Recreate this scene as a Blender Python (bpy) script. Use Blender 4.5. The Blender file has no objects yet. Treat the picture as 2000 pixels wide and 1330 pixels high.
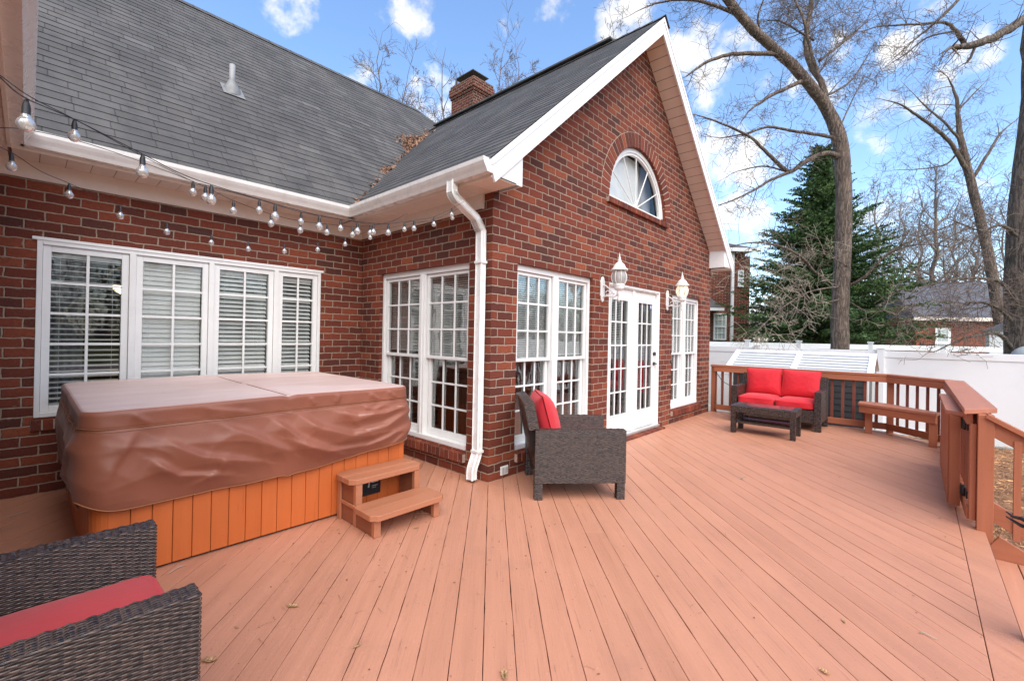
import bpy, math, random
import numpy as np
from mathutils import Vector, Matrix, noise
from mathutils.geometry import tessellate_polygon
R = math.radians
scene = bpy.context.scene
COL = scene.collection

# ------------------------------------------------------------------ camera
CR = ((0.6750059633940629, -0.7375647916716894, 0.019108308892994776),
      (-0.015512360564265176, 0.011705770877152393, 0.9998111529673469),
      (0.7376491822351442, 0.6751749054981744, 0.003539905839715961))
RX, UP, FW = (Vector(c) for c in CR)
CAM = Vector((-3.08459715, -3.10460976, 1.44999146))
FPX, PPY = 867.72458, -12.6356
cd = bpy.data.cameras.new('camera'); cam = bpy.data.objects.new('camera', cd); COL.objects.link(cam)
cam.matrix_world = Matrix(((RX[0], UP[0], -FW[0], CAM[0]), (RX[1], UP[1], -FW[1], CAM[1]), (RX[2], UP[2], -FW[2], CAM[2]), (0, 0, 0, 1)))
cd.sensor_width = 36; cd.lens = FPX / 2000 * 36; cd.shift_y = PPY / 2000
cd.clip_start = .02; cd.clip_end = 1000
scene.camera = cam
def ray(px, py): return RX * ((px - 1000) / FPX) + UP * (-(py - 665 - PPY) / FPX) + FW
def P(px, py, d): return CAM + ray(px, py) * d       # a point of the place, d metres in front of the viewer
def on(px, py, ax, val):                              # where the sight line meets a plane of the place
    r = ray(px, py); return CAM + r * ((val - CAM[ax]) / r[ax])

# ------------------------------------------------------------------ world and sun
SUN_EL, SUN_AZ = 50, 210       # azimuth: direction to the sun measured clockwise from +Y
world = bpy.data.worlds.new('World'); scene.world = world; world.use_nodes = True
wn, wl = world.node_tree.nodes, world.node_tree.links
wn.clear()
def N(nodes, t, **k):
    n = nodes.new(t)
    for a, b in k.items(): setattr(n, a, b)
    return n
wo = N(wn, 'ShaderNodeOutputWorld'); sky = N(wn, 'ShaderNodeTexSky')
sky.sky_type = 'NISHITA'; sky.sun_disc = False; sky.sun_elevation = R(SUN_EL); sky.sun_rotation = R(SUN_AZ)
sky.air_density = 1.0; sky.dust_density = .6; sky.ozone_density = 2.5
SKY_ST = .105
tc = N(wn, 'ShaderNodeTexCoord')
nrm = N(wn, 'ShaderNodeVectorMath', operation='NORMALIZE'); wl.new(tc.outputs['Generated'], nrm.inputs[0])
def wmath(op, a, b=None, clamp=False):
    m = N(wn, 'ShaderNodeMath', operation=op, use_clamp=clamp)
    for i, s in enumerate((a, b)):
        if s is None: continue
        if isinstance(s, (int, float)): m.inputs[i].default_value = s
        else: wl.new(s, m.inputs[i])
    return m.outputs[0]
CLOUDS = [(565, 8, 58, .85), (810, 18, 44, .85), (1085, 5, 40, .75), (1225, 42, 58, 1.0), (1345, 80, 50, .8), (1440, 180, 90, .85), (1570, 190, 60, .6), (1390, 300, 95, .85), (1480, 280, 70, .6),
          (1440, 385, 80, .75), (1762, 100, 46, 1.0), (1915, 90, 58, 1.0), (1730, 245, 75, .9), (1800, 225, 62, .85), (1640, 95, 34, .7), (850, 190, 50, 1.05), (700, 155, 38, .8), (1700, 420, 120, .45), (1930, 390, 70, .8), (1850, 140, 24, .6), (-400, 200, 300, .9), (2500, 100, 300, .9)]
acc = None
for (x, y, s, w) in CLOUDS:
    d = ray(x, y).normalized(); ang = math.acos(max(-1, min(1, d.dot(ray(x + s, y).normalized()))))
    dt = N(wn, 'ShaderNodeVectorMath', operation='DOT_PRODUCT'); wl.new(nrm.outputs[0], dt.inputs[0]); dt.inputs[1].default_value = d
    mr = N(wn, 'ShaderNodeMapRange', interpolation_type='SMOOTHSTEP')
    wl.new(dt.outputs['Value'], mr.inputs[0]); mr.inputs[1].default_value = math.cos(ang * 1.45); mr.inputs[2].default_value = 1; mr.inputs[3].default_value = 0; mr.inputs[4].default_value = w * .80
    acc = mr.outputs[0] if acc is None else wmath('MAXIMUM', acc, mr.outputs[0])
cn = N(wn, 'ShaderNodeTexNoise'); wl.new(nrm.outputs[0], cn.inputs['Vector']); cn.inputs['Scale'].default_value = 11; cn.inputs['Detail'].default_value = 9; cn.inputs['Roughness'].default_value = .6
cn2 = N(wn, 'ShaderNodeTexNoise'); wl.new(nrm.outputs[0], cn2.inputs['Vector']); cn2.inputs['Scale'].default_value = 3.2; cn2.inputs['Detail'].default_value = 4
dens = wmath('ADD', wmath('MULTIPLY', wmath('SUBTRACT', cn.outputs[0], .5), 3.0), acc)
# broad unseen cloud added overhead and behind, to whiten the fill light
bd = N(wn, 'ShaderNodeVectorMath', operation='DOT_PRODUCT'); wl.new(nrm.outputs[0], bd.inputs[0]); bd.inputs[1].default_value = FW
bk_ = N(wn, 'ShaderNodeMapRange', interpolation_type='SMOOTHSTEP'); wl.new(bd.outputs['Value'], bk_.inputs[0]); bk_.inputs[1].default_value = -.1; bk_.inputs[2].default_value = .52; bk_.inputs[3].default_value = .62; bk_.inputs[4].default_value = 0
dens = wmath('ADD', dens, bk_.outputs[0])
mask = N(wn, 'ShaderNodeMapRange', interpolation_type='SMOOTHSTEP'); wl.new(dens, mask.inputs[0]); mask.inputs[1].default_value = .30; mask.inputs[2].default_value = .98; mask.inputs[4].default_value = .96
shade = N(wn, 'ShaderNodeMapRange'); wl.new(cn2.outputs[0], shade.inputs[0]); shade.inputs[1].default_value = .3; shade.inputs[2].default_value = .65; shade.inputs[3].default_value = .72; shade.inputs[4].default_value = 1.0
cc = N(wn, 'ShaderNodeVectorMath', operation='SCALE'); cc.inputs[0].default_value = (4.55, 4.5, 4.45); wl.new(shade.outputs[0], cc.inputs['Scale'])
hs = N(wn, 'ShaderNodeHueSaturation'); wl.new(sky.outputs[0], hs.inputs['Color']); hs.inputs['Saturation'].default_value = 1.06; hs.inputs['Value'].default_value = 1.06
mixw = N(wn, 'ShaderNodeMix', data_type='RGBA'); wl.new(mask.outputs[0], mixw.inputs[0]); wl.new(hs.outputs[0], mixw.inputs[6]); wl.new(cc.outputs[0], mixw.inputs[7])
bg = N(wn, 'ShaderNodeBackground'); wl.new(mixw.outputs[2], bg.inputs[0]); bg.inputs[1].default_value = SKY_ST
wl.new(bg.outputs[0], wo.inputs[0])
sd = bpy.data.lights.new('sun', 'SUN'); so = bpy.data.objects.new('sun', sd); COL.objects.link(so)
sd.energy = 1.5; sd.angle = R(70); sd.color = (1, .93, .84)
sdir = Vector((math.sin(R(SUN_AZ)) * math.cos(R(SUN_EL)), math.cos(R(SUN_AZ)) * math.cos(R(SUN_EL)), math.sin(R(SUN_EL))))
so.rotation_euler = sdir.to_track_quat('Z', 'Y').to_euler()
scene.view_settings.view_transform = 'Standard'; scene.view_settings.look = 'None'
scene.view_settings.exposure = 1.64; scene.view_settings.gamma = 1
scene.cycles.max_bounces = 8; scene.cycles.transparent_max_bounces = 24
scene.cycles.use_denoising = True

# ------------------------------------------------------------------ object helpers
XF = {}
class MB:
    def __init__(s): s.v = []; s.f = []; s.uv = []; s.sm = []
    def face(s, pts, uv=None, smooth=False):
        i = len(s.v); s.v += [tuple(p) for p in pts]; s.f.append(tuple(range(i, i + len(pts)))); s.uv.append(uv); s.sm.append(smooth)
    def box(s, a, b, M=None):
        x0, y0, z0 = (min(a[i], b[i]) for i in range(3)); x1, y1, z1 = (max(a[i], b[i]) for i in range(3))
        c = [Vector(p) for p in ((x0, y0, z0), (x1, y0, z0), (x1, y1, z0), (x0, y1, z0), (x0, y0, z1), (x1, y0, z1), (x1, y1, z1), (x0, y1, z1))]
        if M: c = [M @ p for p in c]
        i = len(s.v); s.v += [tuple(p) for p in c]
        for q in ((3, 2, 1, 0), (4, 5, 6, 7), (0, 1, 5, 4), (1, 2, 6, 5), (2, 3, 7, 6), (3, 0, 4, 7)):
            s.f.append(tuple(i + k for k in q)); s.uv.append(None); s.sm.append(False)
    def bar(s, a, b, w, h, up=(0, 0, 1)):             # box from a to b
        a, b = Vector(a), Vector(b); d = b - a; L = d.length; d.normalize(); u = Vector(up); sx = d.cross(u)
        if sx.length < 1e-4: sx = d.cross(Vector((0, 1, 0)))
        sx.normalize(); u = sx.cross(d)
        M = Matrix(((d.x, sx.x, u.x, a.x), (d.y, sx.y, u.y, a.y), (d.z, sx.z, u.z, a.z), (0, 0, 0, 1)))
        s.box((0, -w / 2, -h / 2), (L, w / 2, h / 2), M)
    def prism(s, poly, z0, z1, M=None, cap=True):     # poly in xy, extruded along z
        M = M or Matrix(); n = len(poly); i = len(s.v)
        s.v += [tuple(M @ Vector((p[0], p[1], z0))) for p in poly] + [tuple(M @ Vector((p[0], p[1], z1))) for p in poly]
        for k in range(n):
            s.f.append((i + k, i + (k + 1) % n, i + n + (k + 1) % n, i + n + k)); s.uv.append(None); s.sm.append(False)
        if cap:
            s.f.append(tuple(i + k for k in reversed(range(n)))); s.f.append(tuple(i + n + k for k in range(n))); s.uv += [None, None]; s.sm += [False, False]
    def tube(s, pts, rad, n=6, caps=True, smooth=True):
        pts = [Vector(p) for p in pts]; m = len(pts)
        if not hasattr(rad, '__len__'): rad = [rad] * m
        i0 = len(s.v); up = None; L = 0
        for k in range(m):
            t = (pts[min(k + 1, m - 1)] - pts[max(k - 1, 0)]); t.normalize()
            if up is None: up = t.orthogonal().normalized()
            up = up - t * up.dot(t)
            if up.length < 1e-5: up = t.orthogonal()
            up.normalize(); sx = t.cross(up)
            for j in range(n):
                a = 2 * math.pi * j / n; s.v.append(tuple(pts[k] + (up * math.cos(a) + sx * math.sin(a)) * rad[k]))
        for k in range(m - 1):
            for j in range(n):
                a = i0 + k * n + j; b = i0 + k * n + (j + 1) % n
                s.f.append((a, b, b + n, a + n)); s.uv.append(None); s.sm.append(smooth)
        if caps and n > 2:
            s.f.append(tuple(i0 + j for j in reversed(range(n)))); s.f.append(tuple(i0 + (m - 1) * n + j for j in range(n))); s.uv += [None, None]; s.sm += [False, False]
    def lathe(s, prof, c, n=16, smooth=True):          # prof [(r,z)...]
        i0 = len(s.v)
        for (r, z) in prof:
            for j in range(n):
                a = 2 * math.pi * j / n; s.v.append((c[0] + r * math.cos(a), c[1] + r * math.sin(a), c[2] + z))
        for k in range(len(prof) - 1):
            for j in range(n):
                a = i0 + k * n + j; b = i0 + k * n + (j + 1) % n
                s.f.append((a, b, b + n, a + n)); s.uv.append(None); s.sm.append(smooth)
    def grid(s, fn, nu, nv, smooth=True, closed_u=False):   # fn(i,j) -> point
        i0 = len(s.v); W = nu if closed_u else nu + 1
        for j in range(nv + 1):
            for i in range(W): s.v.append(tuple(fn(i, j)))
        for j in range(nv):
            for i in range(nu):
                a = i0 + j * W + i; b = i0 + j * W + (i + 1) % W
                s.f.append((a, b, b + W, a + W)); s.uv.append(None); s.sm.append(smooth)
    def build(s, name, mat, parent=None, bevel=0, local=False, thing=None):
        me = bpy.data.meshes.new(name); o = bpy.data.objects.new(name, me)
        V = np.array(s.v, dtype=float).reshape(-1, 3)
        if parent is not None:
            o.parent = parent; M = XF.get(parent.name, Matrix()); XF[o.name] = M
            if not local:
                Mi = np.array(M.inverted()); V = V @ Mi[:3, :3].T + Mi[:3, 3]
        me.from_pydata([tuple(p) for p in V], [], s.f)
        me.polygons.foreach_set('use_smooth', s.sm)
        W = np.array(s.v, dtype=float).reshape(-1, 3)
        uvl = me.uv_layers.new(name='UVMap'); data = []
        for f, uv in zip(s.f, s.uv):
            if uv is not None:
                for q in uv: data += [q[0], q[1]]
            else:
                p = W[list(f)]; nn = np.cross(p[1] - p[0], p[2] - p[0]) if len(f) < 5 else np.cross(p[1] - p[0], p[2] - p[1])
                ax = int(np.argmax(np.abs(nn)))
                a, b = ((1, 2), (0, 2), (0, 1))[ax]
                for q in p: data += [q[a], q[b]]
        uvl.data.foreach_set('uv', data)
        if mat: me.materials.append(mat)
        COL.objects.link(o)
        if bevel:
            m = o.modifiers.new('bevel', 'BEVEL'); m.width = bevel; m.segments = 2; m.limit_method = 'ANGLE'; m.angle_limit = R(40)
        return o
def tag(o, label=None, cat=None, group=None, kind=None):
    if label: o['label'] = label
    if cat: o['category'] = cat
    if group: o['group'] = group
    if kind: o['kind'] = kind
    return o
def thing(name, label, cat, loc=(0, 0, 0), rz=0, group=None):
    o = bpy.data.objects.new(name, None); COL.objects.link(o); o.empty_display_size = .1
    o.location = loc; o.rotation_euler = (0, 0, rz); XF[o.name] = Matrix.Translation(loc) @ Matrix.Rotation(rz, 4, 'Z')
    return tag(o, label, cat, group)
def copy_tree(o, parent=None):
    c = o.copy(); COL.objects.link(c); c.parent = parent
    for ch in list(o.children): copy_tree(ch, c)
    return c

# ------------------------------------------------------------------ materials
def mat_new(name):
    m = bpy.data.materials.new(name); m.use_nodes = True; nt = m.node_tree; nt.nodes.clear()
    o = nt.nodes.new('ShaderNodeOutputMaterial'); b = nt.nodes.new('ShaderNodeBsdfPrincipled'); nt.links.new(b.outputs[0], o.inputs[0])
    return m, nt, b, o
class G:
    def __init__(s, nt): s.nt = nt
    def n(s, t, **k): return N(s.nt.nodes, t, **k)
    def put(s, v, sock):
        if v is None: return
        if isinstance(v, bpy.types.NodeSocket): s.nt.links.new(v, sock)
        else: sock.default_value = v
    def m(s, op, a, b=None, c=None, clamp=False):
        x = s.n('ShaderNodeMath', operation=op, use_clamp=clamp)
        for i, v in enumerate((a, b, c)): s.put(v, x.inputs[i])
        return x.outputs[0]
    def mix(s, f, a, b, mode='MIX'):
        x = s.n('ShaderNodeMix', data_type='RGBA', blend_type=mode); s.put(f, x.inputs[0]); s.put(a, x.inputs[6]); s.put(b, x.inputs[7]); return x.outputs[2]
    def noise(s, vec, scale, detail=4, rough=.55, out=0):
        x = s.n('ShaderNodeTexNoise'); s.put(vec, x.inputs['Vector']); x.inputs['Scale'].default_value = scale; x.inputs['Detail'].default_value = detail; x.inputs['Roughness'].default_value = rough; return x.outputs[out]
    def rng(s, v, a, b, c=0., d=1., smooth=False):
        x = s.n('ShaderNodeMapRange', interpolation_type='SMOOTHSTEP' if smooth else 'LINEAR'); s.put(v, x.inputs[0])
        for i, q in enumerate((a, b, c, d)): x.inputs[i + 1].default_value = q
        return x.outputs[0]
    def mapping(s, vec, scale=(1, 1, 1), rot=(0, 0, 0), loc=(0, 0, 0)):
        x = s.n('ShaderNodeMapping'); s.put(vec, x.inputs[0]); x.inputs['Scale'].default_value = scale; x.inputs['Rotation'].default_value = rot; x.inputs['Location'].default_value = loc; return x.outputs[0]
    def ramp(s, v, stops):
        x = s.n('ShaderNodeValToRGB'); s.put(v, x.inputs[0]); el = x.color_ramp.elements
        while len(el) < len(stops): el.new(.5)
        for e, (p, c) in zip(el, stops): e.position = p; e.color = (*c, 1)
        return x.outputs[0]
    def bump(s, h, dist, st=1., nrm=None):
        x = s.n('ShaderNodeBump'); s.put(h, x.inputs['Height']); x.inputs['Distance'].default_value = dist; x.inputs['Strength'].default_value = st
        if nrm is not None: s.put(nrm, x.inputs['Normal'])
        return x.outputs[0]
    def uv(s): return s.n('ShaderNodeTexCoord').outputs['UV']
    def obj(s): return s.n('ShaderNodeTexCoord').outputs['Object']
    def sep(s, v): x = s.n('ShaderNodeSeparateXYZ'); s.put(v, x.inputs[0]); return x.outputs
    def comb(s, a, b, c=0.): x = s.n('ShaderNodeCombineXYZ'); s.put(a, x.inputs[0]); s.put(b, x.inputs[1]); s.put(c, x.inputs[2]); return x.outputs[0]
    def white(s, v, out='Value'): x = s.n('ShaderNodeTexWhiteNoise', noise_dimensions='3D'); s.put(v, x.inputs['Vector']); return x.outputs[out]

def simple(name, col, rough=.5, spec=.5, var=.12, scale=6, bump=0., bscale=60, metal=0, coat=0, dirt=None):
    m, nt, b, o = mat_new(name); g = G(nt)
    v = g.obj(); n1 = g.noise(v, scale, 5)
    c = g.mix(g.rng(n1, .3, .7), (*[x * (1 - var) for x in col], 1), (*[min(1, x * (1 + var)) for x in col], 1))
    if dirt:
        c = g.mix(g.m('MULTIPLY', g.rng(g.noise(v, scale * 2.3, 6, .7), .5, .75), dirt[1]), c, (*dirt[0], 1))
    nt.links.new(c, b.inputs['Base Color'])
    nt.links.new(g.rng(g.noise(v, scale * 3, 4), .3, .7, rough * .85, min(1, rough * 1.15)), b.inputs['Roughness'])
    b.inputs['Specular IOR Level'].default_value = spec; b.inputs['Metallic'].default_value = metal
    if coat: b.inputs['Coat Weight'].default_value = coat
    if bump: nt.links.new(g.bump(g.noise(v, bscale, 5), bump), b.inputs['Normal'])
    return m

def brick_mat(name, bl=.226, ch=.0845, mort=.0092, tone=1., single=False):
    m, nt, b, o = mat_new(name); g = G(nt)
    uv = g.uv()
    wob = g.n('ShaderNodeTexNoise'); g.put(uv, wob.inputs['Vector']); wob.inputs['Scale'].default_value = 14; wob.inputs['Detail'].default_value = 4
    wv = g.n('ShaderNodeVectorMath', operation='SUBTRACT'); nt.links.new(wob.outputs['Color'], wv.inputs[0]); wv.inputs[1].default_value = (.5, .5, .5)
    ws = g.n('ShaderNodeVectorMath', operation='SCALE'); nt.links.new(wv.outputs[0], ws.inputs[0]); ws.inputs['Scale'].default_value = .020
    wa = g.n('ShaderNodeVectorMath', operation='ADD'); nt.links.new(uv, wa.inputs[0]); nt.links.new(ws.outputs[0], wa.inputs[1])
    sx, sy, _ = g.sep(wa.outputs[0])
    if not single:
        yy = g.m('DIVIDE', sy, ch); row = g.m('FLOOR', yy)
        off = g.m('ADD', g.m('MULTIPLY', g.m('MODULO', g.m('ABSOLUTE', row), 2.), .5), g.m('MULTIPLY', g.white(g.comb(row, 3.3, 1.)), .06))
        xx = g.m('ADD', g.m('DIVIDE', sx, bl), off); col = g.m('FLOOR', xx)
        fx = g.m('FRACT', xx); fy = g.m('FRACT', yy)
        dx = g.m('MULTIPLY', g.m('MINIMUM', fx, g.m('SUBTRACT', 1., fx)), bl)
        dy = g.m('MULTIPLY', g.m('MINIMUM', fy, g.m('SUBTRACT', 1., fy)), ch)
        d = g.m('MINIMUM', dx, dy)
        edge = g.rng(d, mort * .42, mort * .42 + .0035, 0, 1, True)
        rnd = g.white(g.comb(col, row, .5)); rnd2 = g.white(g.comb(col, row, 7.5)); tilt = g.m('MULTIPLY', g.m('SUBTRACT', rnd2, .5), g.m('SUBTRACT', fx, .5))
    else:
        rnd = g.n('ShaderNodeNewGeometry').outputs['Random Per Island']; rnd2 = g.white(g.comb(rnd, rnd, 1.)); edge = None; d = None
    base = g.ramp(rnd, [(0, (.060, .026, .020)), (.05, (.085, .027, .018)), (.17, (.120, .029, .017)), (.6, (.195, .042, .020)), (.88, (.255, .058, .026)), (1, (.33, .088, .036))])
    mot = g.noise(uv, 38, 6, .65); big = g.noise(uv, 1.3, 3)
    base = g.mix(g.rng(mot, .35, .7, 0, .55), base, (.10, .026, .020, 1))
    base = g.mix(g.rng(g.noise(uv, 90, 3, .6), .58, .75, 0, .5), base, (.42, .14, .085, 1))
    base = g.mix(g.rng(big, .4, .7, 0, .22), base, (.10, .035, .03, 1))
    if tone != 1.: base = g.mix(1., base, (tone, tone, tone, 1), 'MULTIPLY')
    mortc = g.mix(g.noise(uv, 30, 4), (.24, .170, .122, 1), (.48, .365, .275, 1))
    if single:
        # mortar haze on the joints' edges stays on the brick
        colr = g.mix(g.rng(g.noise(uv, 22, 4, .7), .60, .72, 0, .5), base, mortc)
        h = mot
    else:
        smear = g.m('MULTIPLY', g.rng(g.noise(uv, 16, 5, .7), .55, .66), g.rng(d, mort * .4, mort * .4 + .016, 1, 0))
        smear = g.m('MULTIPLY', smear, g.rng(g.noise(uv, 2.2, 2), .42, .6))
        mk = g.m('SUBTRACT', edge, g.m('MULTIPLY', smear, .9), clamp=True)
        colr = g.mix(mk, mortc, base)
        h = g.m('ADD', g.m('MULTIPLY', g.rng(d, mort * .3, mort * .3 + .007, 0, 1, True), 1.), g.m('ADD', g.m('MULTIPLY', mot, .35), tilt))
    nt.links.new(colr, b.inputs['Base Color']); b.inputs['Roughness'].default_value = .85; b.inputs['Specular IOR Level'].default_value = .3
    nt.links.new(g.bump(h, .008 if not single else .003), b.inputs['Normal'])
    return m

def wood_mat(name, col, along, var=.13, rough=.55, grain=.0012, wear=.25, perboard=True, light=None, uvgrain=False):
    """painted boards; along = direction of the grain in object space"""
    m, nt, b, o = mat_new(name); g = G(nt); v = g.obj()
    a = Vector(along).normalized(); q = a.to_track_quat('X', 'Z').inverted().to_euler()
    mv = g.n('ShaderNodeVectorRotate', rotation_type='EULER_XYZ'); g.put(v, mv.inputs['Vector']); mv.inputs['Rotation'].default_value = q
    st = g.mapping(mv.outputs[0], (2.2, 60, 60)); st2 = g.mapping(mv.outputs[0], (1., 14, 14))
    g1 = g.noise(st, 1, 6, .65); g2 = g.noise(st2, 1, 5, .6); big = g.noise(v, 1.4, 4); fine = g.noise(v, 45, 5, .7)
    c = g.mix(g.rng(g2, .3, .7), (*[x * (1 - var) for x in col], 1), (*[min(1, x * (1 + var)) for x in col], 1))
    c = g.mix(g.rng(big, .35, .68, 0, .35), c, (*[min(1, x * 1.18 + .015) for x in col], 1))
    if perboard:
        r = g.n('ShaderNodeNewGeometry').outputs['Random Per Island']
        c = g.mix(1., c, g.ramp(r, [(0, (.91, .90, .89)), (.4, (.97, .97, .97)), (1, (1.0, 1.0, 1.0))]), 'MULTIPLY')
    if wear:
        st3 = g.noise(g.mapping(mv.outputs[0], (1.6, 34, 34)), 1, 6, .75)
        c = g.mix(g.m('MULTIPLY', g.rng(st3, .62, .70), wear * 1.2, clamp=True), c, (*[x * .42 for x in col], 1))
        c = g.mix(g.m('MULTIPLY', g.rng(g1, .62, .72), wear), c, (*[x * .5 for x in col], 1))
        c = g.mix(g.m('MULTIPLY', g.rng(fine, .62, .74), wear), c, (*[min(1, x * 1.35 + .03) for x in col], 1))
        c = g.mix(g.m('MULTIPLY', g.rng(g.noise(v, 70, 3, .5), .70, .76), wear * 2, clamp=True), c, (*[x * .3 for x in col], 1))
        c = g.mix(g.m('MULTIPLY', g.rng(g.noise(v, 2.6, 6, .72), .55, .75), wear * .8), c, (*[x * .72 + .02 for x in col], 1))
    nt.links.new(c, b.inputs['Base Color'])
    nt.links.new(g.rng(g2, .3, .7, rough * .8, rough * 1.15), b.inputs['Roughness']); b.inputs['Specular IOR Level'].default_value = .4
    nt.links.new(g.bump(g.m('ADD', g1, g.m('MULTIPLY', fine, .5)), grain), b.inputs['Normal'])
    return m

def shingle_mat(name, ex=.142, tab=.30):
    m, nt, b, o = mat_new(name); g = G(nt); uv = g.uv(); sx, sy, _ = g.sep(uv)
    yy = g.m('DIVIDE', sy, ex); row = g.m('FLOOR', yy)
    xx = g.m('ADD', g.m('DIVIDE', sx, tab), g.m('MULTIPLY', g.white(g.comb(row, 2., 2.)), 3.)); col = g.m('FLOOR', xx); fx = g.m('FRACT', xx)
    d = g.m('MULTIPLY', g.m('MINIMUM', fx, g.m('SUBTRACT', 1., fx)), tab)
    rnd = g.white(g.comb(col, row, .5))
    c = g.ramp(rnd, [(0, (.058, .054, .052)), (.6, (.074, .070, .068)), (.95, (.088, .084, .082)), (1, (.115, .112, .11))])
    gr = g.noise(uv, 170, 4, .7)
    c = g.mix(g.rng(gr, .5, .72, 0, .55), c, (.17, .17, .18, 1))
    c = g.mix(g.rng(g.noise(g.mapping(uv, (1, .35, 1)), 1.8, 5), .45, .7, 0, .55), c, (.15, .138, .128, 1))
    c = g.mix(g.rng(g.noise(g.mapping(uv, (1.2, .8, 1), loc=(7, 3, 0)), 3.5, 6, .7), .50, .68, 0, .5), c, (.040, .038, .037, 1))
    c = g.mix(g.rng(d, .0015, .005, .45, 0), c, (.012, .012, .013, 1))
    nt.links.new(c, b.inputs['Base Color']); b.inputs['Roughness'].default_value = .75; b.inputs['Specular IOR Level'].default_value = .35
    h = g.m('ADD', g.m('MULTIPLY', gr, .5), g.rng(d, .001, .006, 0, 1))
    nt.links.new(g.bump(h, .004), b.inputs['Normal']); return m

def glass_mat(name, tint=(.75, .8, .8), milk=0, ior=1.5, rough=0.0, extra=0):
    m = bpy.data.materials.new(name); m.use_nodes = True; nt = m.node_tree; nt.nodes.clear(); g = G(nt)
    o = g.n('ShaderNodeOutputMaterial'); t = g.n('ShaderNodeBsdfTransparent'); t.inputs[0].default_value = (*tint, 1)
    gl = g.n('ShaderNodeBsdfGlossy'); gl.inputs['Roughness'].default_value = rough; fr = g.n('ShaderNodeFresnel'); fr.inputs[0].default_value = ior
    nt.links.new(g.bump(g.noise(g.obj(), 2.5, 2), .004), gl.inputs['Normal'])
    f = g.m('ADD', g.m('MULTIPLY', fr.outputs[0], .62), extra, clamp=True)
    mx = g.n('ShaderNodeMixShader'); nt.links.new(f, mx.inputs[0]); nt.links.new(t.outputs[0], mx.inputs[1]); nt.links.new(gl.outputs[0], mx.inputs[2])
    last = mx.outputs[0]
    if milk:
        df = g.n('ShaderNodeBsdfDiffuse'); df.inputs[0].default_value = (.85, .85, .83, 1); m2 = g.n('ShaderNodeMixShader'); m2.inputs[0].default_value = milk
        nt.links.new(last, m2.inputs[1]); nt.links.new(df.outputs[0], m2.inputs[2]); last = m2.outputs[0]
    nt.links.new(last, o.inputs[0]); return m
def emit_mat(name, col, st, base=(.8, .8, .8)):
    m, nt, b, o = mat_new(name); b.inputs['Base Color'].default_value = (*base, 1); b.inputs['Emission Color'].default_value = (*col, 1); b.inputs['Emission Strength'].default_value = st; return m

BRICK = brick_mat('red_brick'); BRICK1 = brick_mat('single_brick', single=True); BRICKF = brick_mat('far_brick', tone=1.1)
MORT = simple('mortar', (.44, .34, .27), .9, var=.2, scale=20, bump=.002)
SHING = shingle_mat('asphalt_shingle')
WHITE = simple('white_trim', (.82, .82, .80), .42, var=.03, scale=3, dirt=((.55, .52, .48), .18))
VINYL = simple('white_vinyl', (.86, .86, .86), .35, var=.03, scale=.7, dirt=((.65, .66, .68), .2))
GUTTER = simple('gutter_metal', (.78, .75, .71), .28, var=.05, scale=3, dirt=((.50, .44, .38), .30))
SOFFD = simple('soffit_groove_shade', (.22, .17, .14), .7); SOFFIT = simple('vinyl_soffit', (.76, .63, .54), .5, var=.05, scale=2)  # SOFFD: dark backing that paints the shade between soffit panels
FRIEZE = simple('painted_frieze', (.80, .68, .59), .5, var=.05, scale=2, dirt=((.6, .45, .38), .2))
GLASS = glass_mat('window_glass', (.95, .965, .96), extra=.015)
BLIND = simple('blind_slats', (.92, .91, .88), .5, var=.04)
DARKMETAL = simple('black_metal', (.02, .02, .022), .4, var=.2)
INTER = simple('room_wall', (.10, .075, .055), .8, var=.15, scale=1)
DECKC = (.485, .222, .138)
DECKM = wood_mat('deck_paint', DECKC, (1, 1, 0), var=.09, rough=.5, wear=.62, grain=.003)
RAILC = (.40, .135, .066)  # the deck's paint set darker, since upright faces catch less light
RAILX = wood_mat('rail_paint_x', RAILC, (1, 0, 0), wear=.3, perboard=True)
RAILY = wood_mat('rail_paint_y', RAILC, (0, 1, 0), wear=.3, perboard=True)
RAILZ = wood_mat('rail_paint_z', RAILC, (0, 0, 1), wear=.3, perboard=True)
RAILD = wood_mat('baluster_shaded', (.20, .055, .033), (0, 0, 1), wear=.3, perboard=True)  # same paint, with the balusters' shade put into the colour

# ------------------------------------------------------------------ ground
m, nt, b, o_ = mat_new('lawn_and_soil'); g = G(nt); v = g.obj()
c = g.mix(g.rng(g.noise(v, .6, 5), .35, .65), (.10, .14, .03, 1), (.20, .17, .09, 1)); c = g.mix(g.rng(g.noise(v, 14, 6, .7), .4, .7, 0, .6), c, (.055, .075, .02, 1))
nt.links.new(c, b.inputs['Base Color']); b.inputs['Roughness'].default_value = .95; nt.links.new(g.bump(g.noise(v, 30, 5), .03), b.inputs['Normal']); LAWN = m
mb = MB(); mb.face([(-300, -300, -.53), (300, -300, -.53), (300, 300, -.53), (-300, 300, -.53)])
tag(mb.build('ground', LAWN), kind='structure')
m, nt, b, o_ = mat_new('pine_straw'); g = G(nt); v = g.obj()
n1 = g.noise(g.mapping(v, (60, 9, 9), (0, 0, .5)), 1, 5, .7); n2 = g.noise(g.mapping(v, (9, 60, 9), (0, 0, .3)), 1, 5, .7)
c = g.mix(g.rng(g.m('MAXIMUM', n1, n2), .45, .7), (.11, .045, .02, 1), (.50, .26, .12, 1)); nt.links.new(c, b.inputs['Base Color']); b.inputs['Roughness'].default_value = .9
nt.links.new(g.bump(g.m('MAXIMUM', n1, n2), .02), b.inputs['Normal']); STRAWG = m
mb = MB(); mb.grid(lambda i, j: (-6 + i * .31, -12 + j * .3, -.50 + .05 * noise.noise(Vector((i * .3, j * .3, 0)))), 49, 70)
tag(mb.build('garden_bed', STRAWG), kind='structure')

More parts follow.
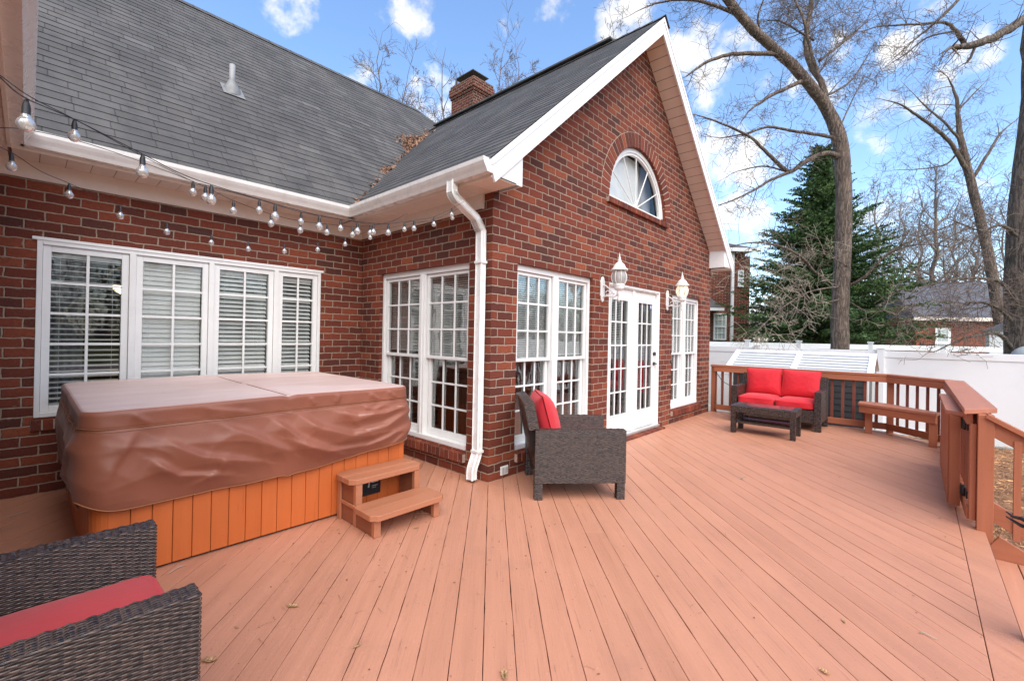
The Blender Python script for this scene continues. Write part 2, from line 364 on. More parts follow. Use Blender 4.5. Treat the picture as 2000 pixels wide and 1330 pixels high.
# ------------------------------------------------------------------ deck
random.seed(4)
poly = [(-3.56, -3.50), (5.62, -3.50), (6.42, -2.80), (6.42, .02), (6.42, 2.6), (-3.56, 2.6)]
def clip(pl_, a, bb, c_):     # keep a*x+b*y<=c
    out = []
    for i in range(len(pl_)):
        p, q = pl_[i], pl_[(i + 1) % len(pl_)]; dp = a * p[0] + bb * p[1] - c_; dq = a * q[0] + bb * q[1] - c_
        if dp <= 0: out.append(p)
        if dp * dq < 0: t = dp / (dp - dq); out.append((p[0] + t * (q[0] - p[0]), p[1] + t * (q[1] - p[1])))
    return out
mb = MB(); BW = .1465; s2 = math.sqrt(.5)
inner = poly
k0 = int(-9 / BW); k1 = int(9 / BW)
edge_in = [(-3.56, -3.36), (5.55, -3.36), (6.28, -2.73), (6.28, 2.6), (-3.56, 2.6)]
for k in range(k0, k1):
    w0, w1 = k * BW + .0016, (k + 1) * BW - .0016
    # across coordinate w = (x - y)*s2 ; along t = (x + y)*s2
    q = clip(clip(edge_in, s2, -s2, w1), -s2, s2, -w0)
    if len(q) < 3: continue
    cuts = []; t = -7 + random.random() * 4.8
    while t < 9: cuts.append(t); t += random.choice((4.88, 6.1, 6.1))
    cuts = [-20] + cuts + [20]
    for a, c_ in zip(cuts[:-1], cuts[1:]):
        r_ = clip(clip(q, s2, s2, c_ - .0015), -s2, -s2, -(a + .0015))
        if len(r_) >= 3:
            dz = random.uniform(-.0012, .0012); rr_ = []
            for i in range(len(r_)):        # the painted arrises are slightly ragged
                p, q_ = r_[i], r_[(i + 1) % len(r_)]; L = math.hypot(q_[0] - p[0], q_[1] - p[1]); al = abs((q_[0] - p[0]) + (q_[1] - p[1])) * s2 > .9 * L
                n__ = max(1, int(L / .07)) if al else 1
                for t_ in range(n__):
                    f = t_ / n__; x, y = p[0] + (q_[0] - p[0]) * f, p[1] + (q_[1] - p[1]) * f
                    if al and t_: j = .0024 * noise.noise(Vector((x * 6, y * 6, k))) + .0016 * noise.noise(Vector((x * 25, y * 25, k))); x += s2 * j; y -= s2 * j
                    rr_.append((x, y))
            mb.prism(rr_, -.036 + dz, dz)
def strip(mb, a, bb, w, z0, z1):   # board along a->b lying left of it
    a, bb = Vector((*a, 0)), Vector((*bb, 0)); d = (bb - a).normalized(); nn = Vector((-d.y, d.x, 0))
    mb.prism([tuple(p[:2]) for p in (a, bb, bb + nn * w, a + nn * w)], z0, z1)
strip(mb, (-3.56, -3.503), (.25, -3.503), .14, -.036, .0005); strip(mb, (.253, -3.503), (2.9, -3.503), .14, -.036, .0005); strip(mb, (2.903, -3.503), (5.61, -3.503), .14, -.036, .0005)
strip(mb, (5.63, -3.50), (6.41, -2.80), .135, -.036, .0005); strip(mb, (6.42, -2.79), (6.42, -.01), .137, -.036, .0005)
deck = mb.build('deck', DECKM, bevel=.003); tag(deck, kind='structure')
mb = MB(); n_ = len(poly)
for i in range(n_):
    a, c_ = Vector((*poly[i], 0)), Vector((*poly[(i + 1) % n_], 0)); mb.bar(a + Vector((0, 0, -.14)), c_ + Vector((0, 0, -.14)), .036, .20)
mb.prism([(-3.5, -3.45), (5.6, -3.45), (6.35, -2.8), (6.35, 2.5), (-3.5, 2.5)], -.30, -.045)
o = mb.build('deck_rim', simple('rim_wood', (.16, .06, .035), .7)); o.parent = deck

# ------------------------------------------------------------------ house
house = thing('brick_house', 'red brick house with dark shingled roofs, white gable trim and grille windows behind the deck', 'house')
SG = .93
TB = lambda u, d, z: (d, u, z); TC = lambda u, d, z: (u, d, z); YA = 2.526; TA = lambda u, d, z: (u, YA + d, z)
zB = lambda x: 2.985 + .9 * (min(x, 6.2 - x) + .38)
zA = lambda y: 2.985 + 1.0 * (y - 2.13)
def wall(T, outer, holes, uoff=0., depth=.11):
    mb = MB(); tr = tessellate_polygon([[Vector((a, b_, 0)) for a, b_ in outer]] + [[Vector((a, b_, 0)) for a, b_ in h] for h in holes])
    pts = outer + [p for h in holes for p in h]
    want = Vector(T(0, -1, 0)) - Vector(T(0, 0, 0))
    for t in tr:
        t = list(t); q = [Vector(T(pts[i][0], 0, pts[i][1])) for i in t]
        if (q[1] - q[0]).cross(q[2] - q[0]).dot(want) < 0: t.reverse(); q.reverse()
        mb.face(q, [(pts[i][0] + uoff, pts[i][1]) for i in t])
    for h in holes:
        L = 0
        for i in range(len(h)):
            p, q = h[i], h[(i + 1) % len(h)]; l = math.hypot(q[0] - p[0], q[1] - p[1])
            vert = abs(q[0] - p[0]) < 1e-6
            uvq = [(0.02, p[1]), (0.02, q[1]), (depth + .02, q[1]), (depth + .02, p[1])] if vert else [(L, 0.01), (L + l, 0.01), (L + l, depth * .7), (L, depth * .7)]
            mb.face([T(p[0], 0, p[1]), T(q[0], 0, q[1]), T(q[0], depth, q[1]), T(p[0], depth, p[1])], uvq); L += l
    return mb
rect = lambda a, b_, c, d: [(a, c), (b_, c), (b_, d), (a, d)]
ZT, ZBW = 2.21, .24
CX, CZ, CRd = 3.09, 3.36, .90
arch = [(CX + CRd * math.cos(a), CZ + CRd * math.sin(a)) for a in [math.pi * k / 28 for k in range(29)]]
xs = (0, 6.2)
gable = [(0, -.55), (6.2, -.55), (6.2, zB(6.2) - .1), (3.1, zB(3.1) - .1), (0, zB(0) - .1)]
OPC1, OPD, OPC2 = (.375, 1.835), (2.24, 3.88), (4.34, 5.66)
wc = wall(TC, gable, [rect(OPC1[0], OPC1[1], ZBW, ZT), rect(OPD[0], OPD[1], .03, ZT), rect(OPC2[0], OPC2[1], ZBW, ZT), arch], uoff=.02)
wc.build('gable_wall', BRICK, house)
wb = wall(TB, [(0, -.55), (YA, -.55), (YA, 3.0), (0, 3.0)], [rect(.335, 2.05, ZBW, ZT)], uoff=.113); wb.build('side_wall', BRICK, house)
AW0, AW1, AZ0, AZ1 = -3.035, -.565, .66, 2.20
wa_ = wall(TA, [(-3.55, -.55), (0, -.55), (0, 3.0), (-3.55, 3.0)], [rect(AW0, AW1, AZ0, AZ1)], uoff=.05); wa_.build('rear_wall', BRICK, house)
# the other outside walls
for q in (((6.19, .012, -.55), (6.2, 9, 3.0)), ((-3.65, -1.4, -.55), (-3.55, YA, 3.0)), ((-3.6, 9, -.55), (6.19, 9.1, 3.0)), ((-9, -1.5, -.55), (-3.55, -1.4, 3.0))):
    mb = MB(); mb.box(*q); mb.build('outer_wall', BRICK, house)
# rooms behind the windows
mb = MB(); mb.box((.13, .13, .03), (6.15, 5.5, .06)); mb.box((.13, 5.5, 0), (6.15, 5.6, 2.7)); mb.box((.13, .13, 2.55), (6.15, 5.6, 2.6)); mb.box((6.1, .13, 0), (6.15, 5.6, 2.6))
mb.box((.14, 2.56, 0), (.16, 5.6, 2.6)); mb.box((-3.5, 2.66, .03), (.12, 6.5, .06)); mb.box((-3.5, 2.66, 2.55), (.12, 6.5, 2.6)); mb.box((-3.52, 2.66, 0), (-3.5, 6.5, 2.6)); mb.box((-3.5, 6.5, 0), (.12, 6.52, 2.6)); mb.box((.1, 2.66, 0), (.12, 6.5, 2.6))
mb.box((2.0, .9, 2.7), (4.2, .92, 4.6))
mb.build('interior', INTER, house)
mb = MB(); mb.box((.95, 1.5, .06), (1.5, 3.2, .85)); mb.box((1.5, 1.5, .06), (1.9, 3.2, .5)); mb.box((1.3, 1.45, .06), (2.0, 1.62, .65))
mb.build('indoor_sofa', simple('brown_leather', (.14, .06, .03), .5), house, bevel=.06)
CURT = simple('grey_curtain', (.28, .28, .30), .8)
for fn_ in [lambda i, j, x0=x0, x1=x1: (x0 + (x1 - x0) * i / 24, 2.78 + .03 * math.sin(i * 1.3), .2 + 2.1 * j) for (x0, x1) in ((-3.0, -2.72), (-1.25, -1.0))] + [lambda i, j: (5.45 + .5 * i / 24, .4 + .03 * math.sin(i * 1.3), .2 + 2.1 * j), lambda i, j: (.35 + .03 * math.sin(i * 1.3), 1.9 + .2 * i / 24, .1 + 2.1 * j)]:
    mb = MB(); mb.grid(fn_, 24, 1); mb.build('curtain', CURT, house)
pend = MB(); pend.lathe([(0, 0), (.07, .01), (.13, .05), (.15, .10)], (-2.25, 4.1, 1.86), 16); pd_ = pend.build('pendant_lamp', emit_mat('lamp_shade', (1, .72, .36), 3.2), house)
pend = MB(); pend.tube([(-2.25, 4.1, 1.9), (-2.25, 4.1, 2.55)], .008, 5); pend.tube([(-2.25 + .2 * math.cos(a * .5), 4.1, 2.05 + .16 * math.sin(a * .5)) for a in range(0, 13)], .012, 5); pend.build('lamp_bracket', DARKMETAL, pd_)

def zbox(T, mb, u0, u1, d0, d1, z0, z1):
    mb.box(T(u0, d0, z0), T(u1, d1, z1))
def sash(T, u0, u1, z0, z1, d, cols, rows, fr, par, name, munt=.020, dd=.035, bot=None):
    mb = MB(); bot = bot or fr
    zbox(T, mb, u0, u0 + fr, d, d + dd, z0, z1); zbox(T, mb, u1 - fr, u1, d, d + dd, z0, z1)
    zbox(T, mb, u0 + fr, u1 - fr, d + .001, d + dd, z1 - fr, z1); zbox(T, mb, u0 + fr, u1 - fr, d + .001, d + dd, z0, z0 + bot)
    U0, U1, Z0, Z1 = u0 + fr, u1 - fr, z0 + bot, z1 - fr
    for k in range(1, cols): c_ = U0 + (U1 - U0) * k / cols; zbox(T, mb, c_ - munt / 2, c_ + munt / 2, d + .006, d + .022, Z0, Z1)
    for k in range(1, rows): c_ = Z0 + (Z1 - Z0) * k / rows; zbox(T, mb, U0, U1, d + .0075, d + .0205, c_ - munt / 2, c_ + munt / 2)
    s_ = mb.build(name, WHITE, par, bevel=.003)
    gm = MB(); a, c_ = Vector(T(U0, d + .0235, Z0)), Vector(T(U1, d + .0265, Z1)); gm.box(a, c_); gm.build('glass', GLASS, par)
def blinds(T, par, u0, u1, z0, z1, d, pitch, tilt, w=.024):
    mb = MB(); z = z0
    n_ = Vector(T(0, 1, 0)) - Vector(T(0, 0, 0))
    while z < z1 - .03:
        t_ = R(tilt + random.uniform(-2, 2)); h = w / 2
        a = [T(u0, d - h * math.cos(t_), z - h * math.sin(t_)), T(u1, d - h * math.cos(t_), z - h * math.sin(t_)), T(u1, d + h * math.cos(t_), z + h * math.sin(t_)), T(u0, d + h * math.cos(t_), z + h * math.sin(t_))]
        mb.face(a); mb.face([(p[0], p[1], p[2] + .0018) for p in reversed(a)]); z += pitch
    zbox(T, mb, u0, u1, d - .02, d + .02, z1 - .035, z1)
    zbox(T, mb, u0, u1, d - .015, d + .015, z0 - .02, z0 - .006)
    for f in (.12, .5, .88):
        c_ = u0 + (u1 - u0) * f; zbox(T, mb, c_ - .001, c_ + .001, d - w / 2 - .003, d - w / 2 - .0015, z0, z1)
    mb.build('blinds', BLIND, par)
def rowlock(T, par, u0, u1, z, slope=.02, proj=.045, pitch=.0745, name='brick_sill', h=.095, dep=.10):
    mb = MB(); n_ = max(1, round((u1 - u0) / pitch)); p_ = (u1 - u0) / n_
    for k in range(n_):
        a, b_ = u0 + k * p_ + .0055, u0 + (k + 1) * p_ - .0055; j = random.uniform(-.002, .002)
        i = len(mb.v); zt0, zt1 = z - slope + j, z + .006 + j
        mb.v += [T(a, -proj + j, z - slope - h), T(b_, -proj + j, z - slope - h), T(b_, dep, z - slope - h), T(a, dep, z - slope - h), T(a, -proj + j, zt0), T(b_, -proj + j, zt0), T(b_, dep, zt1), T(a, dep, zt1)]
        for q in ((3, 2, 1, 0), (4, 5, 6, 7), (0, 1, 5, 4), (1, 2, 6, 5), (2, 3, 7, 6), (3, 0, 4, 7)): mb.f.append(tuple(i + t for t in q)); mb.uv.append(None); mb.sm.append(False)
    s_ = mb.build(name, BRICK1, par, bevel=.003)
    mb = MB(); zbox(T, mb, u0 + .004, u1 - .004, -proj + .007, dep - .01, z - slope - h + .006, z - slope - .004); mb.build('mortar', MORT, par)
def dh_window(T, u0, u1, bl=True, label=None):
    w = MB(); f = .045; d0 = .045
    zbox(T, w, u0, u0 + f, d0, d0 + .10, ZBW, ZT); zbox(T, w, u1 - f, u1, d0, d0 + .10, ZBW, ZT)
    zbox(T, w, u0 + f, u1 - f, d0, d0 + .10, ZT - f - .02, ZT); zbox(T, w, u0 + f, u1 - f, d0 - .02, d0 + .10, ZBW, ZBW + .05)
    c_ = (u0 + u1) / 2; zbox(T, w, c_ - .05, c_ + .05, d0 - .004, d0 + .10, ZBW + .05, ZT - f - .02)
    zbox(T, w, c_ - .014, c_ + .014, d0 - .016, d0 - .004, ZBW + .05, ZT - f - .02)
    W = w.build('window', WHITE, house, bevel=.004)
    zm = ZBW + .05 + (ZT - .065 - ZBW - .05) * .485
    for a, b_ in ((u0 + f, c_ - .05), (c_ + .05, u1 - f)):
        sash(T, a + .012, b_ - .012, zm - .02, ZT - .07, d0 + .022, 3, 3, .034, W, 'upper_sash')
        sash(T, a + .014, b_ - .014, ZBW + .052, zm + .015, d0 + .060, 3, 3, .042, W, 'lower_sash', bot=.07)
        if bl: blinds(T, W, a + .02, b_ - .02, zm + random.uniform(.02, .07), ZT - .08, d0 + .105, .0245, 46, .024)
    rowlock(T, W, u0 + .003, u1 - .003, ZBW)
    return W
random.seed(11)
dh_window(TB, .335, 2.05); dh_window(TC, *OPC1); dh_window(TC, *OPC2)
# four casements in the rear wall
w = MB(); f = .03
zbox(TA, w, AW0, AW0 + .035, -.012, .10, AZ0, AZ1); zbox(TA, w, AW1 - .035, AW1, -.012, .10, AZ0, AZ1)
zbox(TA, w, AW0 + .035, AW1 - .035, -.012, .10, AZ1 - .035, AZ1); zbox(TA, w, AW0 + .035, AW1 - .035, -.012, .10, AZ0, AZ0 + .04)
cas = [(-3.0, -2.423), (-2.373, -1.772), (-1.722, -1.119), (-1.069, -.60)]
for (a, b_), (c_, d_) in zip(cas[:-1], cas[1:]): zbox(TA, w, b_, c_, -.016, .10, AZ0 + .04, AZ1 - .035)
zbox(TA, w, AW0 - .03, AW1 + .03, -.02, -.001, AZ1, AZ1 + .028)
W = w.build('window', WHITE, house, bevel=.003)
for k, (a, b_) in enumerate(cas):
    sash(TA, a + .002, b_ - .002, AZ0 + .042, AZ1 - .037, .006, 2, 5, .052, W, 'casement', munt=.022, dd=.045)
    blinds(TA, W, a + .055, b_ - .055, AZ0 + .1, AZ1 - .095, .088, .048, (14, 70, 46, 40)[k], .050)
rowlock(TA, W, AW0 - .02, AW1 + .02, AZ0, proj=.02)
# french doors
w = MB(); u0, u1 = OPD; zt = ZT
zbox(TC, w, u0, u0 + .05, .03, .14, .03, zt); zbox(TC, w, u1 - .05, u1, .03, .14, .03, zt); zbox(TC, w, u0 + .05, u1 - .05, .03, .14, zt - .05, zt)
zbox(TC, w, u0, u0 + .035, .012, .03, .03, zt); zbox(TC, w, u1 - .035, u1, .012, .03, .03, zt); zbox(TC, w, u0 + .035, u1 - .035, .012, .03, zt - .035, zt)
D = w.build('french_door', WHITE, house, bevel=.004)
mb = MB(); zbox(TC, mb, u0 + .002, u1 - .002, -.02, .14, .03, .065); mb.build('threshold', simple('threshold_alu', (.6, .6, .58), .35, metal=.6), D, bevel=.004)
for (a, b_) in ((2.292, 3.018), (3.102, 3.828)):
    mb = MB(); st = .105; z0, z1 = .07, zt - .053; dz0, dz1 = .33, 2.01; d = .065
    zbox(TC, mb, a, a + st, d, d + .045, z0, z1); zbox(TC, mb, b_ - st, b_, d, d + .045, z0, z1)
    zbox(TC, mb, a + st, b_ - st, d + .001, d + .045, z0, dz0); zbox(TC, mb, a + st, b_ - st, d + .001, d + .045, dz1, z1)
    U0, U1 = a + st, b_ - st
    zbox(TC, mb, U0, U0 + .022, d - .008, d, dz0, dz1); zbox(TC, mb, U1 - .022, U1, d - .008, d, dz0, dz1); zbox(TC, mb, U0 + .022, U1 - .022, d - .008, d, dz1 - .022, dz1); zbox(TC, mb, U0 + .022, U1 - .022, d - .008, d, dz0, dz0 + .022)
    for k in (1, 2): c_ = U0 + (U1 - U0) * k / 3; zbox(TC, mb, c_ - .010, c_ + .010, d + .004, d + .02, dz0 + .02, dz1 - .02)
    for k in range(1, 5): c_ = dz0 + (dz1 - dz0) * k / 5; zbox(TC, mb, U0 + .02, U1 - .02, d + .0055, d + .0185, c_ - .010, c_ + .010)
    mb.build('door_leaf', WHITE, D, bevel=.003)
    gm = MB(); gm.box(TC(U0, d + .0215, dz0), TC(U1, d + .0245, dz1)); gm.build('glass', GLASS, D)
    if a < 3: blinds(TC, D, U0 + .0, U1 - .0, 1.35, 2.0, .15, .0245, 25, .022)
mb = MB(); zbox(TC, mb, 3.018, 3.102, .045, .115, .068, zt - .05); mb.build('astragal', WHITE, D, bevel=.004)
mb = MB(); My = Matrix.Rotation(R(90), 4, 'X')
def disc(mb, x, z, r, d0, d1, n=16): mb.prism([(x + r * math.cos(2 * math.pi * k / n), z + r * math.sin(2 * math.pi * k / n)) for k in range(n)], -d1, -d0, Matrix.Rotation(R(90), 4, 'X'))
disc(mb, 3.785, 1.20, .028, .035, .065); mb.build('deadbolt', DARKMETAL, D)
mb = MB(); disc(mb, 3.785, 1.04, .028, .045, .065); mb.tube([(3.785, .05, 1.04), (3.785, .01, 1.04)], .01, 8); mb.tube([(3.785, .012, 1.04), (3.74, .012, 1.042), (3.69, .016, 1.035)], .009, 8); mb.build('handle', DARKMETAL, D)
mb = MB(); ox = [(3.645 + .026 * math.cos(R(22.5 + 45 * k)), 1.94 + .04 * math.sin(R(22.5 + 45 * k))) for k in range(8)]
mb.prism(ox, -.0625, -.060, Matrix.Rotation(R(90), 4, 'X')); mb.build('sticker', simple('sticker_blue', (.10, .18, .45), .4), D)
mb = MB(); mb.prism([(3.645 + .018 * math.cos(R(22.5 + 45 * k)), 1.945 + .028 * math.sin(R(22.5 + 45 * k))) for k in range(8)], -.0600, -.0585, Matrix.Rotation(R(90), 4, 'X')); mb.box((3.632, .0565, 1.935), (3.658, .0585, 1.952)); mb.build('sticker', simple('sticker_white', (.8, .85, .9), .4), D)
rowlock(TC, D, OPD[0] - .02, OPD[1] + .02, .025, slope=.003, proj=.11, name='brick_step', h=.03, dep=.03)
# half round window with brick arch
w = MB(); ro, ri = CRd - .002, CRd - .06
for k in range(32):
    a0, a1 = math.pi * k / 32, math.pi * (k + 1) / 32
    for (r0, r1, d0, d1) in ((ri, ro, .04, .11), (ri - .035, ri, .055, .10)):
        q = [(CX + r * math.cos(a), CZ + r * math.sin(a)) for r, a in ((r0, a0), (r1, a0), (r1, a1), (r0, a1))]
        w.prism([(x, -z) for x, z in q][::-1], d0, d1, Matrix(((1, 0, 0, 0), (0, 0, 1, 0), (0, -1, 0, 0), (0, 0, 0, 1))), cap=True)
w.box((CX - ro, .04, CZ), (CX + ro, .11, CZ + .05))
W = w.build('window', WHITE, house)
mb = MB()
for k in range(1, 6):
    a = math.pi * k / 6; mb.bar((CX + .02 * math.cos(a), .072, CZ + .05), (CX + ri * math.cos(a), .072, CZ + .02 + ri * math.sin(a)), .012, .014, (0, 1, 0))
mb.build('grille', WHITE, W)
mb = MB(); mb.box((CX - ri, .20, CZ + .0), (CX + .32, .206, CZ + ri)); mb.build('glass_backing', simple('cloud_reflection', (.95, .95, .94), .7, var=.03), W)  # white panel painted in for the cloud reflected in the left glass
mb = MB(); mb.box((CX + .33, .24, CZ + .0), (CX + ri, .246, CZ + ri)); mb.build('glass_backing', simple('grey_shade', (.48, .48, .49), .7, var=.03), W)
mb = MB(); gp = [(CX + (ri - .01) * math.cos(a), CZ + (ri - .01) * math.sin(a)) for a in [math.pi * k / 28 for k in range(29)]]
mb.face([(x, .085, z) for x, z in gp]); mb.build('glass', glass_mat('attic_glass', (.95, .96, .96), extra=.03), W)
mb = MB(); na = 32; r0, r1 = CRd + .004, CRd + .205
for k in range(na):
    a0, a1 = math.pi * (k + .09) / na, math.pi * (k + .91) / na; j = random.uniform(-.002, .002)
    q = [(CX + r * math.cos(a), CZ + r * math.sin(a)) for r, a in ((r0, a0), (r1, a0), (r1, a1), (r0, a1))]
    w2 = [(x, -z) for x, z in q][::-1]
    mb.prism(w2, -.012 + j, .10, Matrix(((1, 0, 0, 0), (0, 0, 1, 0), (0, -1, 0, 0), (0, 0, 0, 1))))
mb.build('brick_arch', BRICK1, W, bevel=.002)
mb = MB()
for k in range(40):
    a0, a1 = math.pi * k / 40, math.pi * (k + 1) / 40
    q = [(CX + r * math.cos(a), CZ + r * math.sin(a)) for r, a in ((r0 + .002, a0), (r1 + .006, a0), (r1 + .006, a1), (r0 + .002, a1))]
    mb.prism([(x, -z) for x, z in q][::-1], -.006, .02, Matrix(((1, 0, 0, 0), (0, 0, 1, 0), (0, -1, 0, 0), (0, 0, 0, 1))))
mb.build('mortar', MORT, W)
rowlock(TC, W, CX - CRd - .06, CX + CRd + .06, CZ, proj=.045, h=.075)

# roofs: real courses of shingles
def roof(name, org, ud, vd, lo, hi, V, par, ex=.142, mat=SHING, bt=.010):
    """org + u*ud + v*vd ; lo(v), hi(v) bounds of u"""
    mb = MB(); org, ud, vd = Vector(org), Vector(ud), Vector(vd).normalized(); nn = ud.cross(vd).normalized()
    if nn.z < 0: nn = -nn
    n_ = int(math.ceil(V / ex))
    for k in range(n_):
        v0, v1 = k * ex, min(V, (k + 1) * ex); a0, a1, b0, b1 = lo(v0), hi(v0), lo(v1), hi(v1)
        if a1 - a0 < .01 and b1 - b0 < .01: continue
        a1 = max(a1, a0 + .001); b1 = max(b1, b0 + .001)
        seg = max(1, int((a1 - a0) / .9))
        for s_ in range(seg):
            f0, f1 = s_ / seg, (s_ + 1) / seg
            j = 0
            q = []; uv = []
            for (fa, vv, x0, x1, up) in ((f0, v0, a0, a1, bt), (f1, v0, a0, a1, bt), (f1, v1, b0, b1, .003), (f0, v1, b0, b1, .003)):
                u_ = x0 + (x1 - x0) * fa; up2 = up + (.0025 * noise.noise(Vector((u_ * 2.5, k * 7.3, 1))) if up > .005 else 0)
                q.append(org + ud * u_ + vd * vv + nn * up2); uv.append((u_, vv + (.0005 if vv == v0 else -.0005)))
            mb.face(q, uv)
            mb.face([org + ud * (a0 + (a1 - a0) * f0) + vd * v0 - nn * .002, org + ud * (a0 + (a1 - a0) * f1) + vd * v0 - nn * .002, q[1], q[0]], [(uv[0][0], v0 + .001)] * 4)
    mb.face([org + ud * lo(0), org + ud * hi(0), org + ud * hi(V) + vd * V, org + ud * lo(V) + vd * V])
    return mb.build(name, mat, par)
rt2 = math.sqrt(2)
YR, XR = 6.15, 3.38; VA = (YR - 2.13) * rt2
# main roof over the rear wall, with valleys both sides and a hip at its right end
def hiA(v):
    y = 2.13 + v / rt2; return ((y - 2.13) / .9 - .38) if y < 5.26 else XR + (YR - y)
MR = roof('main_roof', (0, 2.13, 2.985), (1, 0, 0), (0, 1, 1), lambda v: -3.16 - v / rt2, hiA, VA, house)
roof('hip_roof', (XR + YR - 2.13, 0, 2.985), (0, 1, 0), (-1, 0, 1), lambda v: 2.13 + v / rt2, lambda v: 10.17 - v / rt2, VA, house, ex=.3)
roof('back_roof', (0, 10.17, 2.985), (1, 0, 0), (0, -1, 1), lambda v: -9, lambda v: XR + (YR - 2.13) - v / rt2, VA, house, ex=.3)
sb = math.sqrt(1 + .81); VB = 3.48 * sb
roof('gable_roof', (-.38, 0, 2.985), (0, 1, 0), (1, 0, .9), lambda v: -.33, lambda v: 2.13 + .9 * v / sb, VB, house, bt=.0075)
roof('gable_roof', (6.58, 0, 2.985), (0, 1, 0), (-1, 0, .9), lambda v: -.33, lambda v: 5.3 + 0 * v, VB, house)
mb = MB(); mb.prism([(-3.55, -2.9), (-8.5, -2.9), (-8.5, -3.0), (-7.0, -6.7), (-3.55, -3.3)], -1.48, -1.4, Matrix(((1, 0, 0, 0), (0, 0, 1, 0), (0, -1, 0, 0), (0, 0, 0, 1)))); mb.build('wing_gable', BRICK, house)
roof('wing_roof', (-3.16, 0, 2.985), (0, 1, 0), (-1, 0, 1), lambda v: -1.7, lambda v: 2.13 + v / rt2, 5.5, house)
mb = MB()
for (a, b_, w_) in (((-7.1, YR, 7.0 + .018), (XR, YR, 7.018), .15), ((XR, YR, 7.018), (XR + 2.2, YR - 2.2, 4.83), .15)):
    a, b_ = Vector(a), Vector(b_); L = (b_ - a).length; n_ = int(L / .2)
    for k in range(n_):
        p, q = a.lerp(b_, k / n_), a.lerp(b_, (k + 1) / n_); q = q + Vector((0, 0, -.006))
        s_ = (q - p).cross(Vector((0, 0, 1))).normalized() * w_; dz = Vector((0, 0, -.13))
        mb.face([p - s_ + dz, p, q, q - s_ + dz]); mb.face([p, p + s_ + dz, q + s_ + dz, q])
ZR = zB(3.1)
n_ = 28
for k in range(n_):
    y0, y1 = -.35 + k * .2, -.35 + (k + 1) * .2
    for sg in (-1, 1): mb.face([(3.1, y0, ZR + .028), (3.1, y1, ZR + .020), (3.1 + sg * .15, y1, ZR + .02 - .13), (3.1 + sg * .15, y0, ZR + .028 - .13)])
mb.box((3.0, .5, ZR + .005), (3.2, 5.0, ZR + .034))
mb.build('ridge_cap', SHING, house)
# eaves: fascia, gutters, soffits, frieze boards
def kgut(mb, a, b_, out, z0=2.875, z1=2.995):
    a, b_, out = Vector(a), Vector(b_), Vector(out)
    pr_ = [(0, z1), (0, z0), (.07, z0), (.085, z0 + .03), (.105, z0 + .06), (.118, z0 + .085), (.12, z1), (.112, z1), (.11, z0 + .09), (.08, z0 + .035), (.066, z0 + .008), (.008, z0 + .008), (.008, z1)]
    for k in range(len(pr_) - 1):
        (p, zp), (q, zq) = pr_[k], pr_[k + 1]
        mb.face([a + out * p + Vector((0, 0, zp)), b_ + out * p + Vector((0, 0, zp)), b_ + out * q + Vector((0, 0, zq)), a + out * q + Vector((0, 0, zq))])
    for e in (a, b_): mb.face([e + out * p + Vector((0, 0, zp)) for p, zp in pr_[1:7] + [(0, z1)]])
XF_, YF_ = -.335, 2.16      # fascia planes
mb = MB(); kgut(mb, (-3.14, YF_ + .0, 0), (XF_ + .0, YF_, 0), (0, -1, 0)); mb.build('gutter', GUTTER, house)
mb = MB(); kgut(mb, (XF_, YF_, 0), (XF_, -.325, 0), (-1, 0, 0)); mb.build('gutter', GUTTER, house)
mb = MB(); kgut(mb, (-3.19, YF_, 0), (-3.19, -1.7, 0), (1, 0, 0)); mb.build('gutter', GUTTER, house)
for q in (((-3.19, YF_, 2.85), (0, YF_ + .02, 2.99)), ((XF_, -.3, 2.85), (XF_ + .02, YF_, 2.99)), ((-3.21, -1.7, 2.85), (-3.19, YF_, 2.99)), ((6.52, -.3, 2.85), (6.54, 9, 2.99))):
    mb = MB(); mb.box(*q); mb.build('fascia', FRIEZE, house)
zs = 2.862
def soff(x0, x1, y0, y1, ax):
    mb = MB()
    L = (x1 - x0) if ax == 0 else (y1 - y0); n_ = max(1, int(L / .152))
    for k in range(n_):
        a, b_ = L * k / n_ + .0025, L * (k + 1) / n_ - .0025
        if ax == 0: mb.box((x0 + a, y0, zs), (x0 + b_, y1, zs + .012)); 
        else: mb.box((x0, y0 + a, zs), (x1, y0 + b_, zs + .012))
    o = mb.build('soffit', SOFFIT, house); mb = MB(); mb.box((x0, y0, zs + .006), (x1, y1, zs + .016)); mb.build('groove_shade', SOFFD, o)  # dark sheet behind the gaps, shade put in as colour
soff(-3.19, 0 - .34, YF_ + .02, YA, 0); soff(XF_ + .02, -.0, -.3, YA, 1); soff(-3.55, -3.21, -1.7, YA, 1); soff(6.2, 6.52, -.3, 6, 1)
mb = MB(); mb.box((-3.55, YA - .022, 2.712), (-.022, YA - .0, zs)); mb.box((-.022, .145, 2.722), (0, YA, zs)); mb.box((-3.55, -1.5, 2.71), (-3.528, YA - .022, zs))
mb.box((-.03, .125, 2.715), (0, .145, zs)); mb.build('frieze_board', FRIEZE, house, bevel=.002)
